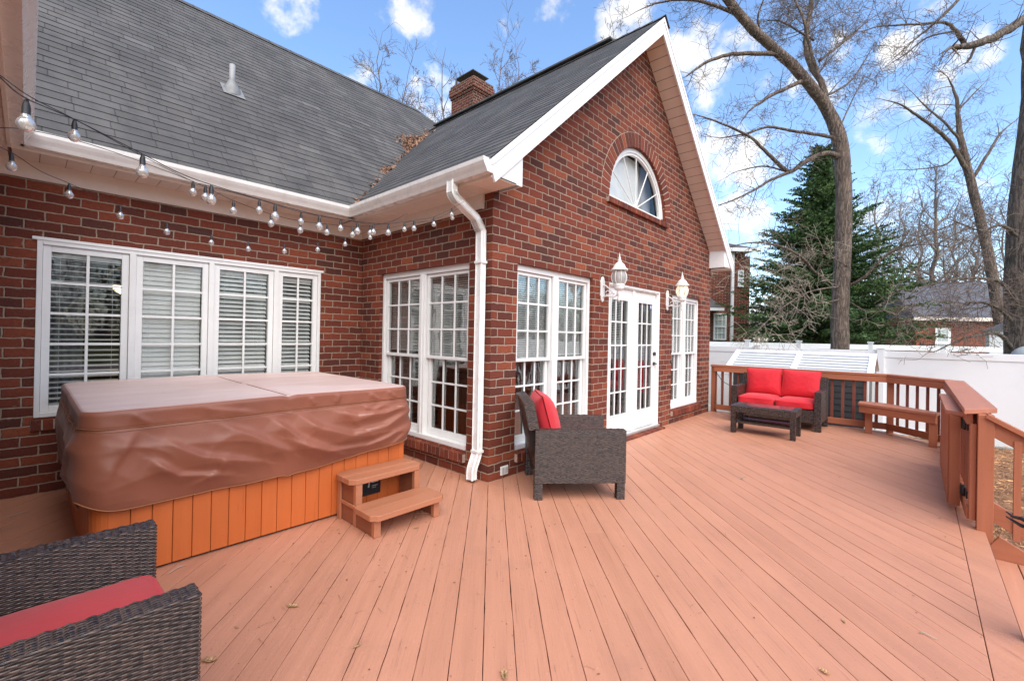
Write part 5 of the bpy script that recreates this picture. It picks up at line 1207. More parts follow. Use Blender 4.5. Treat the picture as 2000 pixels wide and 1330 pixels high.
L_([(1660, 590, D0 - .1, 0.020), (1700, 610, D0 - .4, 0.014), (1760, 600, D0 - .7, 0.010), (1800, 615, D0 - .9, 0.006)], dens=4, tl=.8, lev=2, grav=-.05)
L_([(1655, 520, D0 - .2, 0.016), (1600, 495, D0 - .6, 0.012), (1545, 520, D0 - 1, 0.008)], dens=5, tl=.8, lev=2)
tw = tr_tw
oak = treething('oak_tree', 'tall leaning bare tree with forked grey trunk, growing in front of the dark evergreen', P(1637, 800, D0), mb, tw)
pt.build('twigs', TWIGP, oak)
# big tree at the right edge
rs = random.Random(12); D1 = 10.5
mb, tw = MB(), MB()
L_([(2008, 800, D1, .42), (2006, 690, D1, .37), (2006, 560, D1, .37), (2010, 430, D1, .37), (2024, 300, D1, .35), (2036, 180, D1, .33), (2040, 60, D1, .36), (2060, -60, D1, .3), (2080, -200, D1, .2)], dens=0, lev=0, n=18)
L_([(2030, 20, D1, .14), (1990, 45, D1 - .4, .10), (1945, 72, D1 - .8, .085), (1905, 88, D1 - 1, .075), (1870, 92, D1 - 1.2, .05)], dens=3, tl=.8, lev=2)
L_([(1885, 90, D1 - 1.1, .05), (1868, 62, D1 - 1.2, .04), (1845, 45, D1 - 1.2, .03), (1790, 48, D1 - 1.3, .022), (1720, 52, D1 - 1.5, .014), (1690, 60, D1 - 1.6, .008)], dens=5, tl=.7, lev=2)
L_([(1860, 62, D1 - 1.2, .02), (1810, 75, D1 - 1.3, .016), (1770, 105, D1 - 1.5, .012), (1735, 128, D1 - 1.6, .006)], dens=5, tl=.6, lev=2)
L_([(1872, 0, D1 - 1.4, .03), (1835, 38, D1 - 1.4, .024), (1790, 75, D1 - 1.5, .016), (1745, 115, D1 - 1.6, .008)], dens=5, tl=.6, lev=2)
L_([(1905, 90, D1 - 1, .03), (1893, 118, D1 - 1, .02), (1880, 126, D1 - 1, .01)], dens=5, tl=.5, lev=2)
L_([(1990, 600, D1, .06), (1965, 560, D1 - .6, .04), (1930, 545, D1 - 1, .03), (1870, 545, D1 - 1.4, .02), (1800, 560, D1 - 1.8, .01)], dens=7, tl=.9, lev=2)
L_([(1975, 680, D1 - .3, .05), (1955, 655, D1 - .7, .04), (1930, 652, D1 - .9, .03), (1880, 662, D1 - 1.2, .02), (1830, 685, D1 - 1.5, .012)], dens=4, tl=.6, lev=2)
L_([(1975, 625, D1 - .3, .04), (1945, 600, D1 - .8, .03), (1900, 590, D1 - 1.2, .02), (1840, 605, D1 - 1.6, .01), (1790, 625, D1 - 2, .006)], dens=8, tl=.9, lev=2)
L_([(1985, 460, D1 - .2, .04), (1955, 440, D1 - .6, .03), (1915, 450, D1 - 1, .02), (1860, 430, D1 - 1.4, .01)], dens=7, tl=.8, lev=2)
treething('oak_tree', 'massive dark ridged tree trunk cut off by the right edge, above the white fence', P(2008, 800, D1), mb, tw, BARKD)
# slender leaning tree
rs = random.Random(5); D2 = 17
mb, tw = MB(), MB()
L_([(1975, 760, D2, .20), (1955, 640, D2, .18), (1935, 520, D2, .165), (1915, 430, D2, .15), (1900, 370, D2, .14), (1885, 310, D2, .12), (1872, 240, D2, .08), (1870, 200, D2, .06), (1858, 165, D2, .03), (1850, 150, D2, .015)], dens=2, tl=1.3, lev=2, start=.6)
L_([(1893, 340, D2, .09), (1860, 285, D2 - .2, .07), (1825, 250, D2 - .4, .06), (1790, 225, D2 - .6, .045), (1760, 205, D2 - .8, .03), (1725, 195, D2 - 1, .012)], dens=4, tl=1.2, lev=2)
L_([(1880, 280, D2, .05), (1845, 240, D2, .04), (1815, 215, D2, .03), (1790, 190, D2, .015)], dens=4, tl=1.1, lev=2)
L_([(1902, 345, D2, .06), (1930, 300, D2, .05), (1955, 260, D2 + .2, .035), (1985, 235, D2 + .4, .015)], dens=4, tl=1.2, lev=2)
L_([(1875, 290, D2, .04), (1850, 320, D2, .03), (1800, 330, D2, .02), (1755, 332, D2, .01)], dens=4, tl=1.1, lev=2)
L_([(1872, 215, D2, .04), (1900, 185, D2, .025), (1920, 165, D2, .012)], dens=4, tl=1., lev=2)
treething('bare_tree', 'slender leaning bare tree forking high, left of the massive trunk', P(1975, 760, D2), mb, tw, BARK, TWIG)
# more distant bare trees, each of its own
def far_tree(px, top, depth, lab, seedv, r=.16, lean=0., crown=.42, mat=TWIGF, lev=4, group='bare trees beyond the fence', clear=.3, spread=.62):
    rs = random.Random(seedv); mb, tw = MB(), MB()
    base = P(px, 700, depth); base.z = -.6; tp = P(px + lean, top, depth); H = tp.z - base.z
    pts = []; n_ = 12
    for k in range(n_ + 1):
        f = k / n_; p = base.lerp(tp, f) + Vector((rs.gauss(0, .12), rs.gauss(0, .12), 0)) * (1 if 0 < k else 0) * (1 + f); pts.append(p)
    rad = [r * (1 - .9 * (k / n_) ** 1.1) + .01 for k in range(n_ + 1)]
    mb.tube(pts, rad, 7)
    rmin = .00030 * depth
    for k in range(int(18 * crown / .42)):
        f = clear + (1 - clear) * (k + rs.random()) / int(18 * crown / .42); i = min(n_ - 1, int(f * n_)); p = pts[i].lerp(pts[i + 1], f * n_ - i)
        a = k * 2.4 + rs.uniform(-.4, .4); d = Vector((math.cos(a), math.sin(a), rs.uniform(.55, 1.3))).normalized()
        twigs(tw, p, d, H * crown * (1.08 - f) * rs.uniform(.6, 1.) + .5, rad[i] * .62, lev - 1, rs, .03, spread, 5, (3, 5), rmin)
    twigs(tw, pts[-1], Vector((0, 0, 1)), H * .1, rad[-1], 2, rs, .05, spread, 5, (3, 5), rmin)
    return treething('bare_tree', lab, base, mb, tw, BARK, mat, group)
FT = [(1826, 335, 34, 'round-crowned bare tree standing above the ridge of the brick outbuilding', .25), (1712, 372, 33, 'thin bare tree rising right beside the evergreen', .16),
      (1760, 395, 40, 'bare tree between the evergreen and the outbuilding roof', .18), (1795, 380, 46, 'far bare tree behind the left end of the outbuilding roof', .2),
      (1865, 385, 42, 'bare tree behind the middle of the outbuilding roof', .2), (1900, 400, 38, 'bare tree seen just left of the leaning slender tree', .18),
      (1935, 410, 45, 'bare tree showing right of the leaning slender tree', .2), (1738, 430, 50, 'distant small bare tree low beside the evergreen', .15),
      (1845, 430, 52, 'distant bare tree low over the outbuilding ridge', .16), (1960, 380, 50, 'far bare tree half hidden by the massive trunk', .18), (1690, 420, 44, 'bare tree peeking out behind the evergreen crown', .15)]
for k, (px, top, d, lab, r) in enumerate(FT): far_tree(px, top, d, lab, 40 + k, r, lev=4 if k in (0, 1) else 3, clear=.28 if k else .35)
HT = [(738, 118, 24, 'bare treetop showing above the main roof ridge, leftmost', .16), (800, 165, 26, 'bare treetop above the lower end of the main ridge', .13), (870, 158, 25, 'bare treetop rising just left of the chimney', .13), (985, 122, 26, 'bare treetop rising right of the chimney', .14), (1010, 140, 30, 'fainter bare treetop right of the chimney, over the gable roof', .12), (1196, 60, 40, 'tiny bare treetop at the gable ridge', .12)]
for k, (px, top, d, lab, r) in enumerate(HT): far_tree(px, top, d, lab, 80 + k, r, lean=0, crown=.26, mat=TWIG, lev=4, group='bare treetops behind the house', clear=.6, spread=.55)

# ------------------------------------------------------------------ evergreen
m, nt, b, o_ = mat_new('evergreen_needles'); g = G(nt); v = g.obj()
r = g.n('ShaderNodeNewGeometry').outputs['Random Per Island']
c = g.mix(g.rng(g.noise(v, .9, 4), .35, .65), (.034, .074, .036, 1), (.090, .150, .052, 1)); c = g.mix(g.m('MULTIPLY', r, .5), c, (.11, .17, .04, 1)); nt.links.new(c, b.inputs['Base Color']); b.inputs['Roughness'].default_value = .7; b.inputs['Specular IOR Level'].default_value = .25
NEED = m
rs = random.Random(21); DE = 19.5
base = P(1600, 700, DE); base.z = -.6; tp = P(1606, 300, DE); HH = tp.z - base.z
mb = MB(); mb.tube([base, base.lerp(tp, .5) + Vector((.1, .05, 0)), tp], [.26, .16, .02], 9)
ev = thing('evergreen_tree', 'broad dark green conifer with drooping sprays behind the leaning bare tree', 'tree', tuple(base)); mb.build('trunk', BARKD, ev)
mb = MB(); lf = MB()
def spray(p, d, L):
    """flat fan of needle tufts"""
    d = d.normalized(); sd = d.cross(Vector((0, 0, 1))); sd = sd.normalized() if sd.length > .01 else Vector((1, 0, 0)); n_ = max(3, int(L / .075))
    for k in range(n_):
        f = (k + .5) / n_; q = p + d * L * f + Vector((0, 0, -.10 * L * f * f))
        for s_ in (-1, 1, 0, 2):
            w = L * .50 * (1 - f * .75) * rs.uniform(.6, 1.15)
            if s_ == 2: t = (d * .5 + Vector((0, 0, rs.choice((1, -.6)))) + rv(rs) * .5).normalized() * w * .8
            elif s_ == 0: t = (d + rv(rs) * .25).normalized() * w * .7
            else: t = (sd * s_ + d * .75 + rv(rs) * .28 + Vector((0, 0, rs.uniform(-.15, .28)))).normalized() * w
            wd = t.cross(rv(rs)).normalized() * rs.uniform(.024, .052)
            lf.face([q - wd, q + t * .55 - wd * .7, q + t, q + t * .5 + wd * .9])
for w in range(48):
    f = .18 + .815 * (w / 47) ** .95; z = base.z + HH * f
    Rr = 4.7 * (1 - f) ** .98 * (1 - .25 * max(0, .24 - f) / .06 * .5) + .10
    nb = max(6, int(17 * (1 - f) + 5))
    for k in range(nb):
        a = 2 * math.pi * (k + rs.random()) / nb; L = Rr * rs.uniform(.50, 1.16); elev = .12 + .75 * f + rs.uniform(-.14, .2)
        d = Vector((math.cos(a), math.sin(a), elev)).normalized(); p = Vector((base.lerp(tp, f).x, base.lerp(tp, f).y, z + rs.uniform(-.15, .15)))
        n_ = max(3, int(L / .26)); pts = [p + d * (L * i / n_) + Vector((0, 0, -.16 * L * (i / n_) ** 2 + .10 * L * max(0, i / n_ - .7))) for i in range(n_ + 1)]
        mb.tube(pts, [.018 * (1 - .8 * i / n_) for i in range(n_ + 1)], 3, caps=False)
        for i in range(max(0, int(n_ * .22)), n_ + 1):
            dd = (pts[min(i + 1, n_)] - pts[max(i - 1, 0)]).normalized(); sd = dd.cross(Vector((0, 0, 1))).normalized()
            g_ = i / n_
            if i == n_: spray(pts[i], dd, rs.uniform(.4, .6))
            else:
                for s_ in (-1, 1):
                    if rs.random() < .95: spray(pts[i], dd * .8 + sd * s_ * rs.uniform(.5, 1) + Vector((0, 0, rs.uniform(-.35, .45))), rs.uniform(.36, .66) * (1 - .25 * g_))
mb.build('branches', BARKD, ev); lf.build('foliage', NEED, ev)

# ------------------------------------------------------------------ neighbours
def basis(px, depth, z=-.6):
    p = P(px, 690, depth); p.z = z; return p
nb1 = thing('neighbour_house', 'two storey red brick neighbour house half hidden behind the gable wall', 'house', tuple(basis(1410, 24)))
A0 = P(1330, 690, 24); A1 = P(1452, 690, 24); dx = (A1 - A0); dx.z = 0; L = dx.length; dx.normalize(); dy = Vector((-dx.y, dx.x, 0)); 
if dy.dot(FW) < 0: dy = -dy
def fr(o_, u, w, z): return Matrix(((u.x, w.x, 0, o_.x), (u.y, w.y, 0, o_.y), (0, 0, 1, 0), (0, 0, 0, 1)))
M1 = fr(A0, dx, dy, 0)
def zpx(py, d): return P(1400, py, d).z
mb = MB(); ztop = zpx(487, 24); mb.box((-2.5, 0, -.6), (L, 7, ztop), M1); mb.box((L, .8, -.6), (L + .7, 7, ztop - .2), M1)
BRN = brick_mat('neighbour_brick', tone=.85); mb.build('wall', BRN, nb1)
mb = MB()
def pyr(mb, x0, x1, y0, y1, z0, z1, M, ov=.35):
    i = len(mb.v); ym = (y0 + y1) / 2
    for p in ((x0 - ov, y0 - ov, z0), (x1 + ov, y0 - ov, z0), (x1 + ov, y1 + ov, z0), (x0 - ov, y1 + ov, z0), (x0 + (y1 - y0) / 2, ym, z1), (x1 - (y1 - y0) / 2 if x1 - x0 > y1 - y0 else (x0 + x1) / 2, ym, z1)): mb.v.append(tuple(M @ Vector(p)))
    for q in ((0, 1, 5, 4), (1, 2, 5), (2, 3, 4, 5), (3, 0, 4), (3, 2, 1, 0)): mb.f.append(tuple(i + t for t in q)); mb.uv.append(None); mb.sm.append(False)
pyr(mb, -6, L + .3, 0, 7, ztop, ztop + 1.7, M1); mb.build('roof', SHING, nb1)
mb = MB(); mb.box((-2.9, -.40, ztop - .16), (L + .7, -.34, ztop + .03), M1); mb.build('gutter', WHITE, nb1)
u_ = (P(1427, 690, 24) - A0).dot(dx); mb = MB(); mb.box((u_ - .07, -.12, -.4), (u_ + .07, -.01, ztop - .1), M1); mb.build('downspout', WHITE, nb1)
GREYW = simple('curtained_glass', (.42, .47, .45), .25, var=.1, scale=3)
def nwin(px0, px1, py0, py1, d, M, A, dx_, par, cols=3, rows=4, off=-.02, blind=True):
    a = (P(px0, 690, d) - A).dot(dx_); b_ = (P(px1, 690, d) - A).dot(dx_); z1, z0 = zpx(py0, d), zpx(py1, d)
    mb = MB(); t = .07
    for q in (((a, z0), (a + t, z1)), ((b_ - t, z0), (b_, z1)), ((a + t, z1 - t), (b_ - t, z1)), ((a + t, z0), (b_ - t, z0 + t)), ((a + t, (z0 + z1) / 2 - .03), (b_ - t, (z0 + z1) / 2 + .03))): mb.box((q[0][0], off - .05, q[0][1]), (q[1][0], off + .03, q[1][1]), M)
    for k in range(1, cols): x = a + (b_ - a) * k / cols; mb.box((x - .012, off - .03, z0 + t), (x + .012, off, z1 - t), M)
    for k in range(1, rows):
        z = z0 + (z1 - z0) * k / rows; mb.box((a + t, off - .028, z - .012), (b_ - t, off - .002, z + .012), M)
    w = mb.build('window', WHITE, par); mb = MB(); mb.box((a + .02, off + .0, z0 + .02), (b_ - .02, off + .02, z1 - .02), M); mb.build('pane', GREYW, w)
nwin(1392, 1417, 612, 664, 24, M1, A0, dx, nb1); nwin(1438, 1449, 527, 560, 24, M1, A0, dx, nb1, 2, 3)
mb = MB(); mb.prism([(-2.5, -1.3), (1.9, -1.3), (1.9, 0), (-2.5, 0)], 0, .08, M1 @ Matrix.Translation((0, 0, zpx(607, 24)))); 
a = (P(1397, 690, 24) - A0).dot(dx); z_ = zpx(604, 24)
mb = MB(); i = len(mb.v)
for p in ((-2.5, -1.0, z_), (a - .1, -1.0, z_), (a + .1, 0, z_ + .0), (-2.5, 0, z_ + .85), (a - .6, 0, z_ + .85)): mb.v.append(tuple(M1 @ Vector(p)))
for q in ((0, 1, 4, 3), (1, 2, 4)): mb.f.append(tuple(i + t for t in q)); mb.uv.append(None); mb.sm.append(False)
ro_ = mb.build('porch_roof', SHING, nb1)
mb = MB(); mb.box((-2.5, -1.05, z_ - .14), (a - .05, -1.0, z_), M1); mb.build('fascia', WHITE, ro_)
# outbuilding at right
DG2 = 31; nb2 = thing('brick_outbuilding', 'low red brick outbuilding with white door and grey roof, left of the massive trunk', 'building', tuple(basis(1870, DG2)))
B0 = P(1788, 690, DG2); B1 = P(2030, 690, DG2 * .97); dx2 = (B1 - B0); dx2.z = 0; L2 = dx2.length; dx2.normalize(); dy2 = Vector((-dx2.y, dx2.x, 0)); 
if dy2.dot(FW) < 0: dy2 = -dy2
M2 = fr(B0, dx2, dy2, 0); ze = P(1860, 622, DG2).z
mb = MB(); mb.box((0, 0, -.6), (L2, 5, ze), M2); mb.build('wall', brick_mat('outbuilding_brick', tone=1.15), nb2)
mb = MB(); zr = P(1860, 553, DG2 + 2.6).z; i = len(mb.v)
for p in ((-.35, -.35, ze + .02), (L2 + .35, -.35, ze + .02), (L2 + .35, 2.5, zr), (-.35, 2.5, zr), (-.35, 5.35, ze), (L2 + .35, 5.35, ze)): mb.v.append(tuple(M2 @ Vector(p)))
for q in ((0, 1, 2, 3), (3, 2, 5, 4), (0, 3, 4), (1, 5, 2)): mb.f.append(tuple(i + t for t in q)); mb.uv.append(None); mb.sm.append(False)
rf_ = simple('slate_roof', (.075, .08, .10), .7, var=.25, scale=3, bump=.02, bscale=5); mb.build('roof', rf_, nb2)
mb = MB(); mb.box((-.4, -.42, ze - .20), (L2 + .4, -.34, ze + .04), M2); mb.build('gutter', FRIEZE, nb2)
a, b_ = (P(1822, 690, DG2) - B0).dot(dx2), (P(1849, 690, DG2) - B0).dot(dx2); zt_, zb_ = P(1835, 641, DG2).z, P(1835, 690, DG2).z - .2
mb = MB(); mb.box((a, -.05, zb_), (b_, .02, zt_), M2); dd_ = mb.build('door', WHITE, nb2)
mb = MB(); 
for cx_ in range(3):
    for rz_ in range(3): mb.box((a + .16 + cx_ * .22, -.062, zt_ - .9 + rz_ * .26), (a + .35 + cx_ * .22, -.052, zt_ - .67 + rz_ * .26), M2)
mb.build('pane', GREYW, dd_)
# black metal railings
def pick(name, lab, pA, pB, h, step=.11, grp=None, z0=-.5):
    t = thing(name, lab, 'fence', tuple(pA), 0, grp); d = (pB - pA); L = d.length; d.normalize(); mb = MB()
    for zz in (h - .08, .15): mb.bar(pA + Vector((0, 0, zz)), pB + Vector((0, 0, zz)), .03, .04)
    for k in range(int(L / step)): p = pA + d * (k * step); mb.box((p.x - .01, p.y - .01, p.z), (p.x + .01, p.y + .01, p.z + h))
    mb.build('pickets', DARKMETAL, t)
    mb = MB()
    for k in range(int(L / 2.0) + 1): p = pA + d * min(L, k * 2.0); mb.box((p.x - .03, p.y - .03, p.z), (p.x + .03, p.y + .03, p.z + h + .08))
    mb.build('post', DARKMETAL, t); return t
def gp(px, d, z): p = P(px, 690, d); p.z = z; return p
pick('metal_fence', 'black metal picket fence beneath the evergreen tree', gp(1455, 23, 0.15), gp(1760, 21.5, 0.15), 1.25)
pick('metal_fence', 'black metal railing in front of the outbuilding door', gp(1797, 27, 0.1), gp(1855, 27, 0.1), 1.35)
pick('metal_fence', 'short black railing below the neighbour house window', gp(1386, 21.5, .5), gp(1412, 21.5, .5), .95)
# white post and rail fence
rf = thing('rail_fence', 'white post and rail fence crossing the lawn behind the privacy fence', 'fence', tuple(gp(1660, 19, -.5)))
pr_ = [gp(1290, 15.6, 0), gp(1460, 15.2, 0), gp(1560, 15.0, 0), gp(1700, 14.8, 0), gp(1840, 14.6, 0), gp(1975, 14.4, 0), gp(2120, 14.2, 0)]
for a, b_ in zip(pr_[:-1], pr_[1:]):
    for z in (1.29, .82, .35): mb = MB(); mb.bar(a + Vector((0, 0, z)), b_ + Vector((0, 0, z)), .045, .17); mb.build('rail', VINYL, rf)
for k in range(len(pr_) - 1):
    for f in (0,): 
        p = pr_[k].lerp(pr_[k + 1], f); mb = MB(); mb.box((p.x - .065, p.y - .065, -.55), (p.x + .065, p.y + .065, 1.43)); mb.box((p.x - .085, p.y - .085, 1.43), (p.x + .085, p.y + .085, 1.47)); mb.build('post', VINYL, rf)
# raised lawn and drive beyond
mb = MB()
q = [gp(1680, 26, .62), gp(2100, 26, .62), gp(2300, 60, .9), gp(1600, 60, .9)]; f_ = [gp(1650, 19.5, -.52), gp(2180, 19.5, -.52)]
mb.face([f_[0], f_[1], q[1], q[0]]); mb.face(q); tag(mb.build('lawn_bank', LAWN), kind='structure')
mb = MB(); mb.face([gp(1868, 24.5, .56), gp(2100, 24.5, .56), gp(2100, 30, .67), gp(1915, 30, .67)]); tag(mb.build('driveway', simple('pale_concrete', (.55, .54, .52), .8, var=.1)), kind='structure')
# hedge-like far wood closes the horizon
rs = random.Random(3); mb = MB()
for k in range(4200):
    a = rs.uniform(-.9, 1.9) if k < 2600 else rs.uniform(1.9, 5.4); rr = rs.uniform(70, 110) if k < 2600 else rs.uniform(38, 75); p = Vector((CAM.x + rr * math.cos(a), CAM.y + rr * math.sin(a), -.6)); h = rs.uniform(5, 13) * (.6 + .4 * noise.noise(Vector((a * 5, 0, 0))) + .3)
    mb.tube([p, p + Vector((rs.gauss(0, .4), rs.gauss(0, .4), h * .6)), p + Vector((rs.gauss(0, .9), rs.gauss(0, .9), h))], [.13, .08, .02], 3, caps=False)
    for q in range(7):
        z = h * rs.uniform(.25, .95); a2 = rs.uniform(0, 6.28); L = rs.uniform(.8, 2.6); p0 = p + Vector((0, 0, z)); mb.tube([p0, p0 + Vector((math.cos(a2) * L, math.sin(a2) * L, L * .8))], [.06, .02], 3, caps=False)
tag(mb.build('distant_wood', simple('distant_bark', (.23, .185, .165), .95, var=.3, scale=.3)), 'hazy mass of bare woodland far behind the outbuilding', 'woodland', kind='stuff')
# small things by the outbuilding
sh_ = thing('white_shed', 'small white shed with dark roof just left of the massive trunk', 'shed', tuple(gp(1945, 16, -.5)))
a = gp(1932, 15.9, -.5); mb = MB(); mb.box((a.x, a.y - 1.6, -.5), (a.x + 1.4, a.y, 1.95)); mb.build('wall', WHITE, sh_)
mb = MB(); mb.prism([(a.y + .1, 1.95), (a.y - 1.7, 1.95), (a.y - .8, 2.5)], a.x - .1, a.x + 1.5, Matrix(((0, 0, 1, 0), (1, 0, 0, 0), (0, 1, 0, 0), (0, 0, 0, 1)))); mb.build('roof', simple('shed_roof', (.10, .11, .13), .7), sh_)
dm = thing('grey_dome', 'smooth pale grey dome top showing over the fence at the right edge', 'dome', tuple(gp(1998, 9.8, -.5)))
c_ = P(2010, 700, 9.9); mb = MB(); mb.lathe([(.30 * math.cos(R(a)), .30 * math.sin(R(a))) for a in range(0, 91, 10)], (c_.x, c_.y, c_.z - .02), 24); mb.lathe([(.29, -1.6), (.29, 0)], (c_.x, c_.y, c_.z), 24); mb.build('shell', simple('dome_grey', (.36, .40, .42), .35), dm)

# ------------------------------------------------------------------ string lights
BULBG = glass_mat('bulb_glass', (.93, .93, .90), milk=.22, extra=.10); CABLE = simple('black_cable', (.018, .018, .02), .5)
FIL = simple('filament', (.65, .42, .2), .5)
def string(label, cable, bulbs, rb=.0185, swing=0.):
    t = thing('string_lights', label, 'string lights', tuple(P(*cable[0])), 0, 'globe string lights under the eaves')
    sp = spline([tuple(P(*c)) for c in cable], 10); pts = [Vector(q) for q in sp]; mb = MB(); mb.tube(pts, .0016, 5); mb.build('cable', CABLE, t)
    for (x, y, d) in bulbs:
        c = P(x, y, d)
        # hang from the nearest point of the cable straight above
        q = min(pts, key=lambda p: (p - (c + Vector((0, 0, .055)))).length); tilt = Vector((rs.gauss(0, .004), rs.gauss(0, .004), 0))
        top = Vector((q.x, q.y, q.z)); cc = top + Vector((0, 0, -.062)) + tilt
        mb = MB(); pr = [(0, .020)] + [(rb * math.sin(R(a)), rb * math.cos(R(a))) for a in range(30, 181, 15)]; pr = [(.0090, .024), (.0095, .0185)] + pr[2:]
        mb.lathe(pr, tuple(cc), 14); b_ = mb.build('bulb', BULBG, t)
        mb = MB(); mb.lathe([(0, .062), (.004, .062), (.0072, .048), (.0082, .042), (.0082, .020), (.009, .018), (0, .018)], tuple(cc), 10); mb.build('socket', CABLE, b_)
        mb = MB(); mb.tube([cc + Vector((0, 0, .018)), cc + Vector((.004, 0, .004)), cc + Vector((-.004, 0, -.004)), cc + Vector((0, .003, -.010))], .0012, 4); mb.build('filament', FIL, b_)
rs = random.Random(8)
string('nearest string of large clear globes swooping from the top left to the downspout', [(-60, 100, .95), (0, 152, 1.02), (50, 192, 1.1), (146, 234, 1.28), (276, 300, 1.5), (350, 338, 1.63), (422, 364, 1.78), (547, 401, 2.1), (632, 423, 2.4), (700, 433, 2.7), (759, 437, 3.0), (813, 430, 3.35), (847, 424, 3.65), (878, 410, 3.95), (906, 394, 4.15)],
       [(50, 213, 1.1), (276, 320, 1.5), (422, 383, 1.75), (547, 418, 2.05), (632, 440, 2.35), (700, 449, 2.7), (759, 449, 3.0), (813, 441, 3.3), (847, 435, 3.65), (880, 421, 4.0)])
string('middle string of clear globes hanging behind the nearest one', [(-60, 110, 1.2), (0, 148, 1.3), (60, 190, 1.42), (147, 234, 1.6), (280, 306, 1.9), (375, 354, 2.15), (403, 362, 2.25), (505, 390, 2.5), (590, 415, 2.8), (667, 429, 3.05), (731, 438, 3.25), (766, 432, 3.4), (790, 420, 3.6), (797, 418, 3.8)],
       [(147, 250, 1.6), (403, 366, 2.25), (505, 394, 2.5), (590, 428, 2.8), (667, 442, 3.05), (731, 449, 3.25)])
string('upper thin string of clear globes along the fascia, ending by the eave corner', [(-40, 250, 1.5), (60, 255, 1.7), (200, 290, 2.0), (375, 354, 2.4), (456, 392, 2.6), (528, 418, 2.75), (587, 432, 2.95), (640, 438, 3.1), (688, 443, 3.3), (725, 440, 3.45), (790, 434, 3.7), (843, 430, 3.95), (895, 408, 4.2)],
       [(375, 370, 2.4), (456, 404, 2.6), (528, 427, 2.75), (587, 442, 2.95), (642, 450, 3.1), (688, 453, 3.3), (725, 448, 3.45), (791, 445, 3.7), (885, 424, 4.15)])
string('lowest string of small globes crossing the brick above the casement window', [(-40, 270, 1.75), (25, 300, 1.95), (80, 335, 2.1), (134, 358, 2.3), (235, 402, 2.65), (328, 436, 3.0), (411, 458, 3.3), (487, 472, 3.5), (556, 477, 3.7), (620, 474, 3.85), (675, 464, 4.0), (725, 452, 4.15), (790, 440, 4.3), (835, 432, 4.4)],
       [(20, 306, 1.95), (134, 366, 2.3), (235, 411, 2.65), (328, 444, 3.0), (411, 467, 3.3), (487, 481, 3.5), (556, 485, 3.7), (620, 482, 3.85), (675, 473, 4.0), (725, 461, 4.15)])

# ------------------------------------------------------------------ leaves and straw
LEAF = simple('dry_leaf', (.42, .25, .12), .7, var=.35, scale=14)
def leaf_mb(mb, c, s, a, curl, tiltv=0, lobes=True):
    Mz = Matrix.Translation(c) @ Matrix.Rotation(a, 4, 'Z') @ Matrix.Rotation(tiltv, 4, 'X')
    prof = [(-1, .02), (-.75, .12), (-.5, .48), (-.3, .22), (-.05, .55), (.15, .24), (.4, .42), (.6, .18), (1, .01)] if lobes else [(-1, .02), (-.5, .22), (0, .30), (.5, .2), (1, .01)]
    f = lambda x, y: Mz @ Vector((x * s, y * s, s * (curl * (y * y * 2.2 + .35 * x * x) + .05 * math.sin(5 * x))))
    for (x0, w0), (x1, w1) in zip(prof[:-1], prof[1:]):
        for sg in (1, -1): mb.face([f(x0, 0), f(x1, 0), f(x1, w1 * sg), f(x0, w0 * sg)], smooth=True)
LV = [(572, 1183, 'curled oak leaf on the deck midway between the near armchair and the steps', .05, True), (408, 1289, 'tan oak leaf on the deck just right of the near armchair', .05, True), (985, 1320, 'tan leaf at the bottom edge of the picture, centre', .045, True),
      (1610, 1312, 'dark brown leaf near the bottom right corner of the deck', .035, True), (824, 1000, 'cluster leaf lying under the lower step tread', .04, True), (812, 1012, 'second leaf under the lower step, nearer the leg', .03, True),
      (660, 1033, 'pale petal-like leaf left of the steps', .025, False), (878, 1018, 'small dark leaf on the deck right of the steps', .02, False), (812, 1031, 'thin pale leaf in front of the steps', .03, False), (1648, 1213, 'lone tan leaf on open deck at lower right', .03, False),
      (1448, 934, 'small twig-like leaf on the deck between armchair and gate', .05, False), (1640, 932, 'tiny curled leaf on the deck before the loveseat side', .025, False), (462, 1225, 'small dark scrap of leaf left of centre foreground', .02, False), (697, 1262, 'dry leaf scrap in the centre left foreground', .03, False), (1290, 970, 'small leaf on the deck right of the armchair', .02, False)]
for k, (x, y, lab, s, lob) in enumerate(LV):
    p = on(x, y, 2, .004); mb = MB(); t = thing('dry_leaf', None, None, tuple(p)); COL.objects.unlink(t); bpy.data.objects.remove(t)
    leaf_mb(mb, Vector((p.x, p.y, .005)), s * .74, rs.uniform(0, 6), rs.uniform(.3, .7), 0, lob); o = mb.build('dry_leaf', LEAF); tag(o, lab, 'leaf', 'dry leaves on the deck')
    sm = o.modifiers.new('s', 'SOLIDIFY'); sm.thickness = .0006
for k, (x0, y0, x1, y1, lab) in enumerate([(328, 1120, 364, 1103, 'thin bent twig on the deck beside the near armchair'), (20, 1010, 55, 998, 'twig on the shaded deck left of the hot tub'), (1795, 1235, 1830, 1248, 'thin dry twig at the lower right of the deck'), (1443, 936, 1462, 930, 'short dark twig between armchair and loveseat')]):
    a, b_ = on(x0, y0, 2, .006), on(x1, y1, 2, .006); mb = MB(); m_ = a.lerp(b_, .5) + Vector((.01, .015, .006)); mb.tube([a, m_, b_], [.0025, .003, .0015], 5); o = mb.build('twig', TWIGP); tag(o, lab, 'twig', 'twigs on the deck')
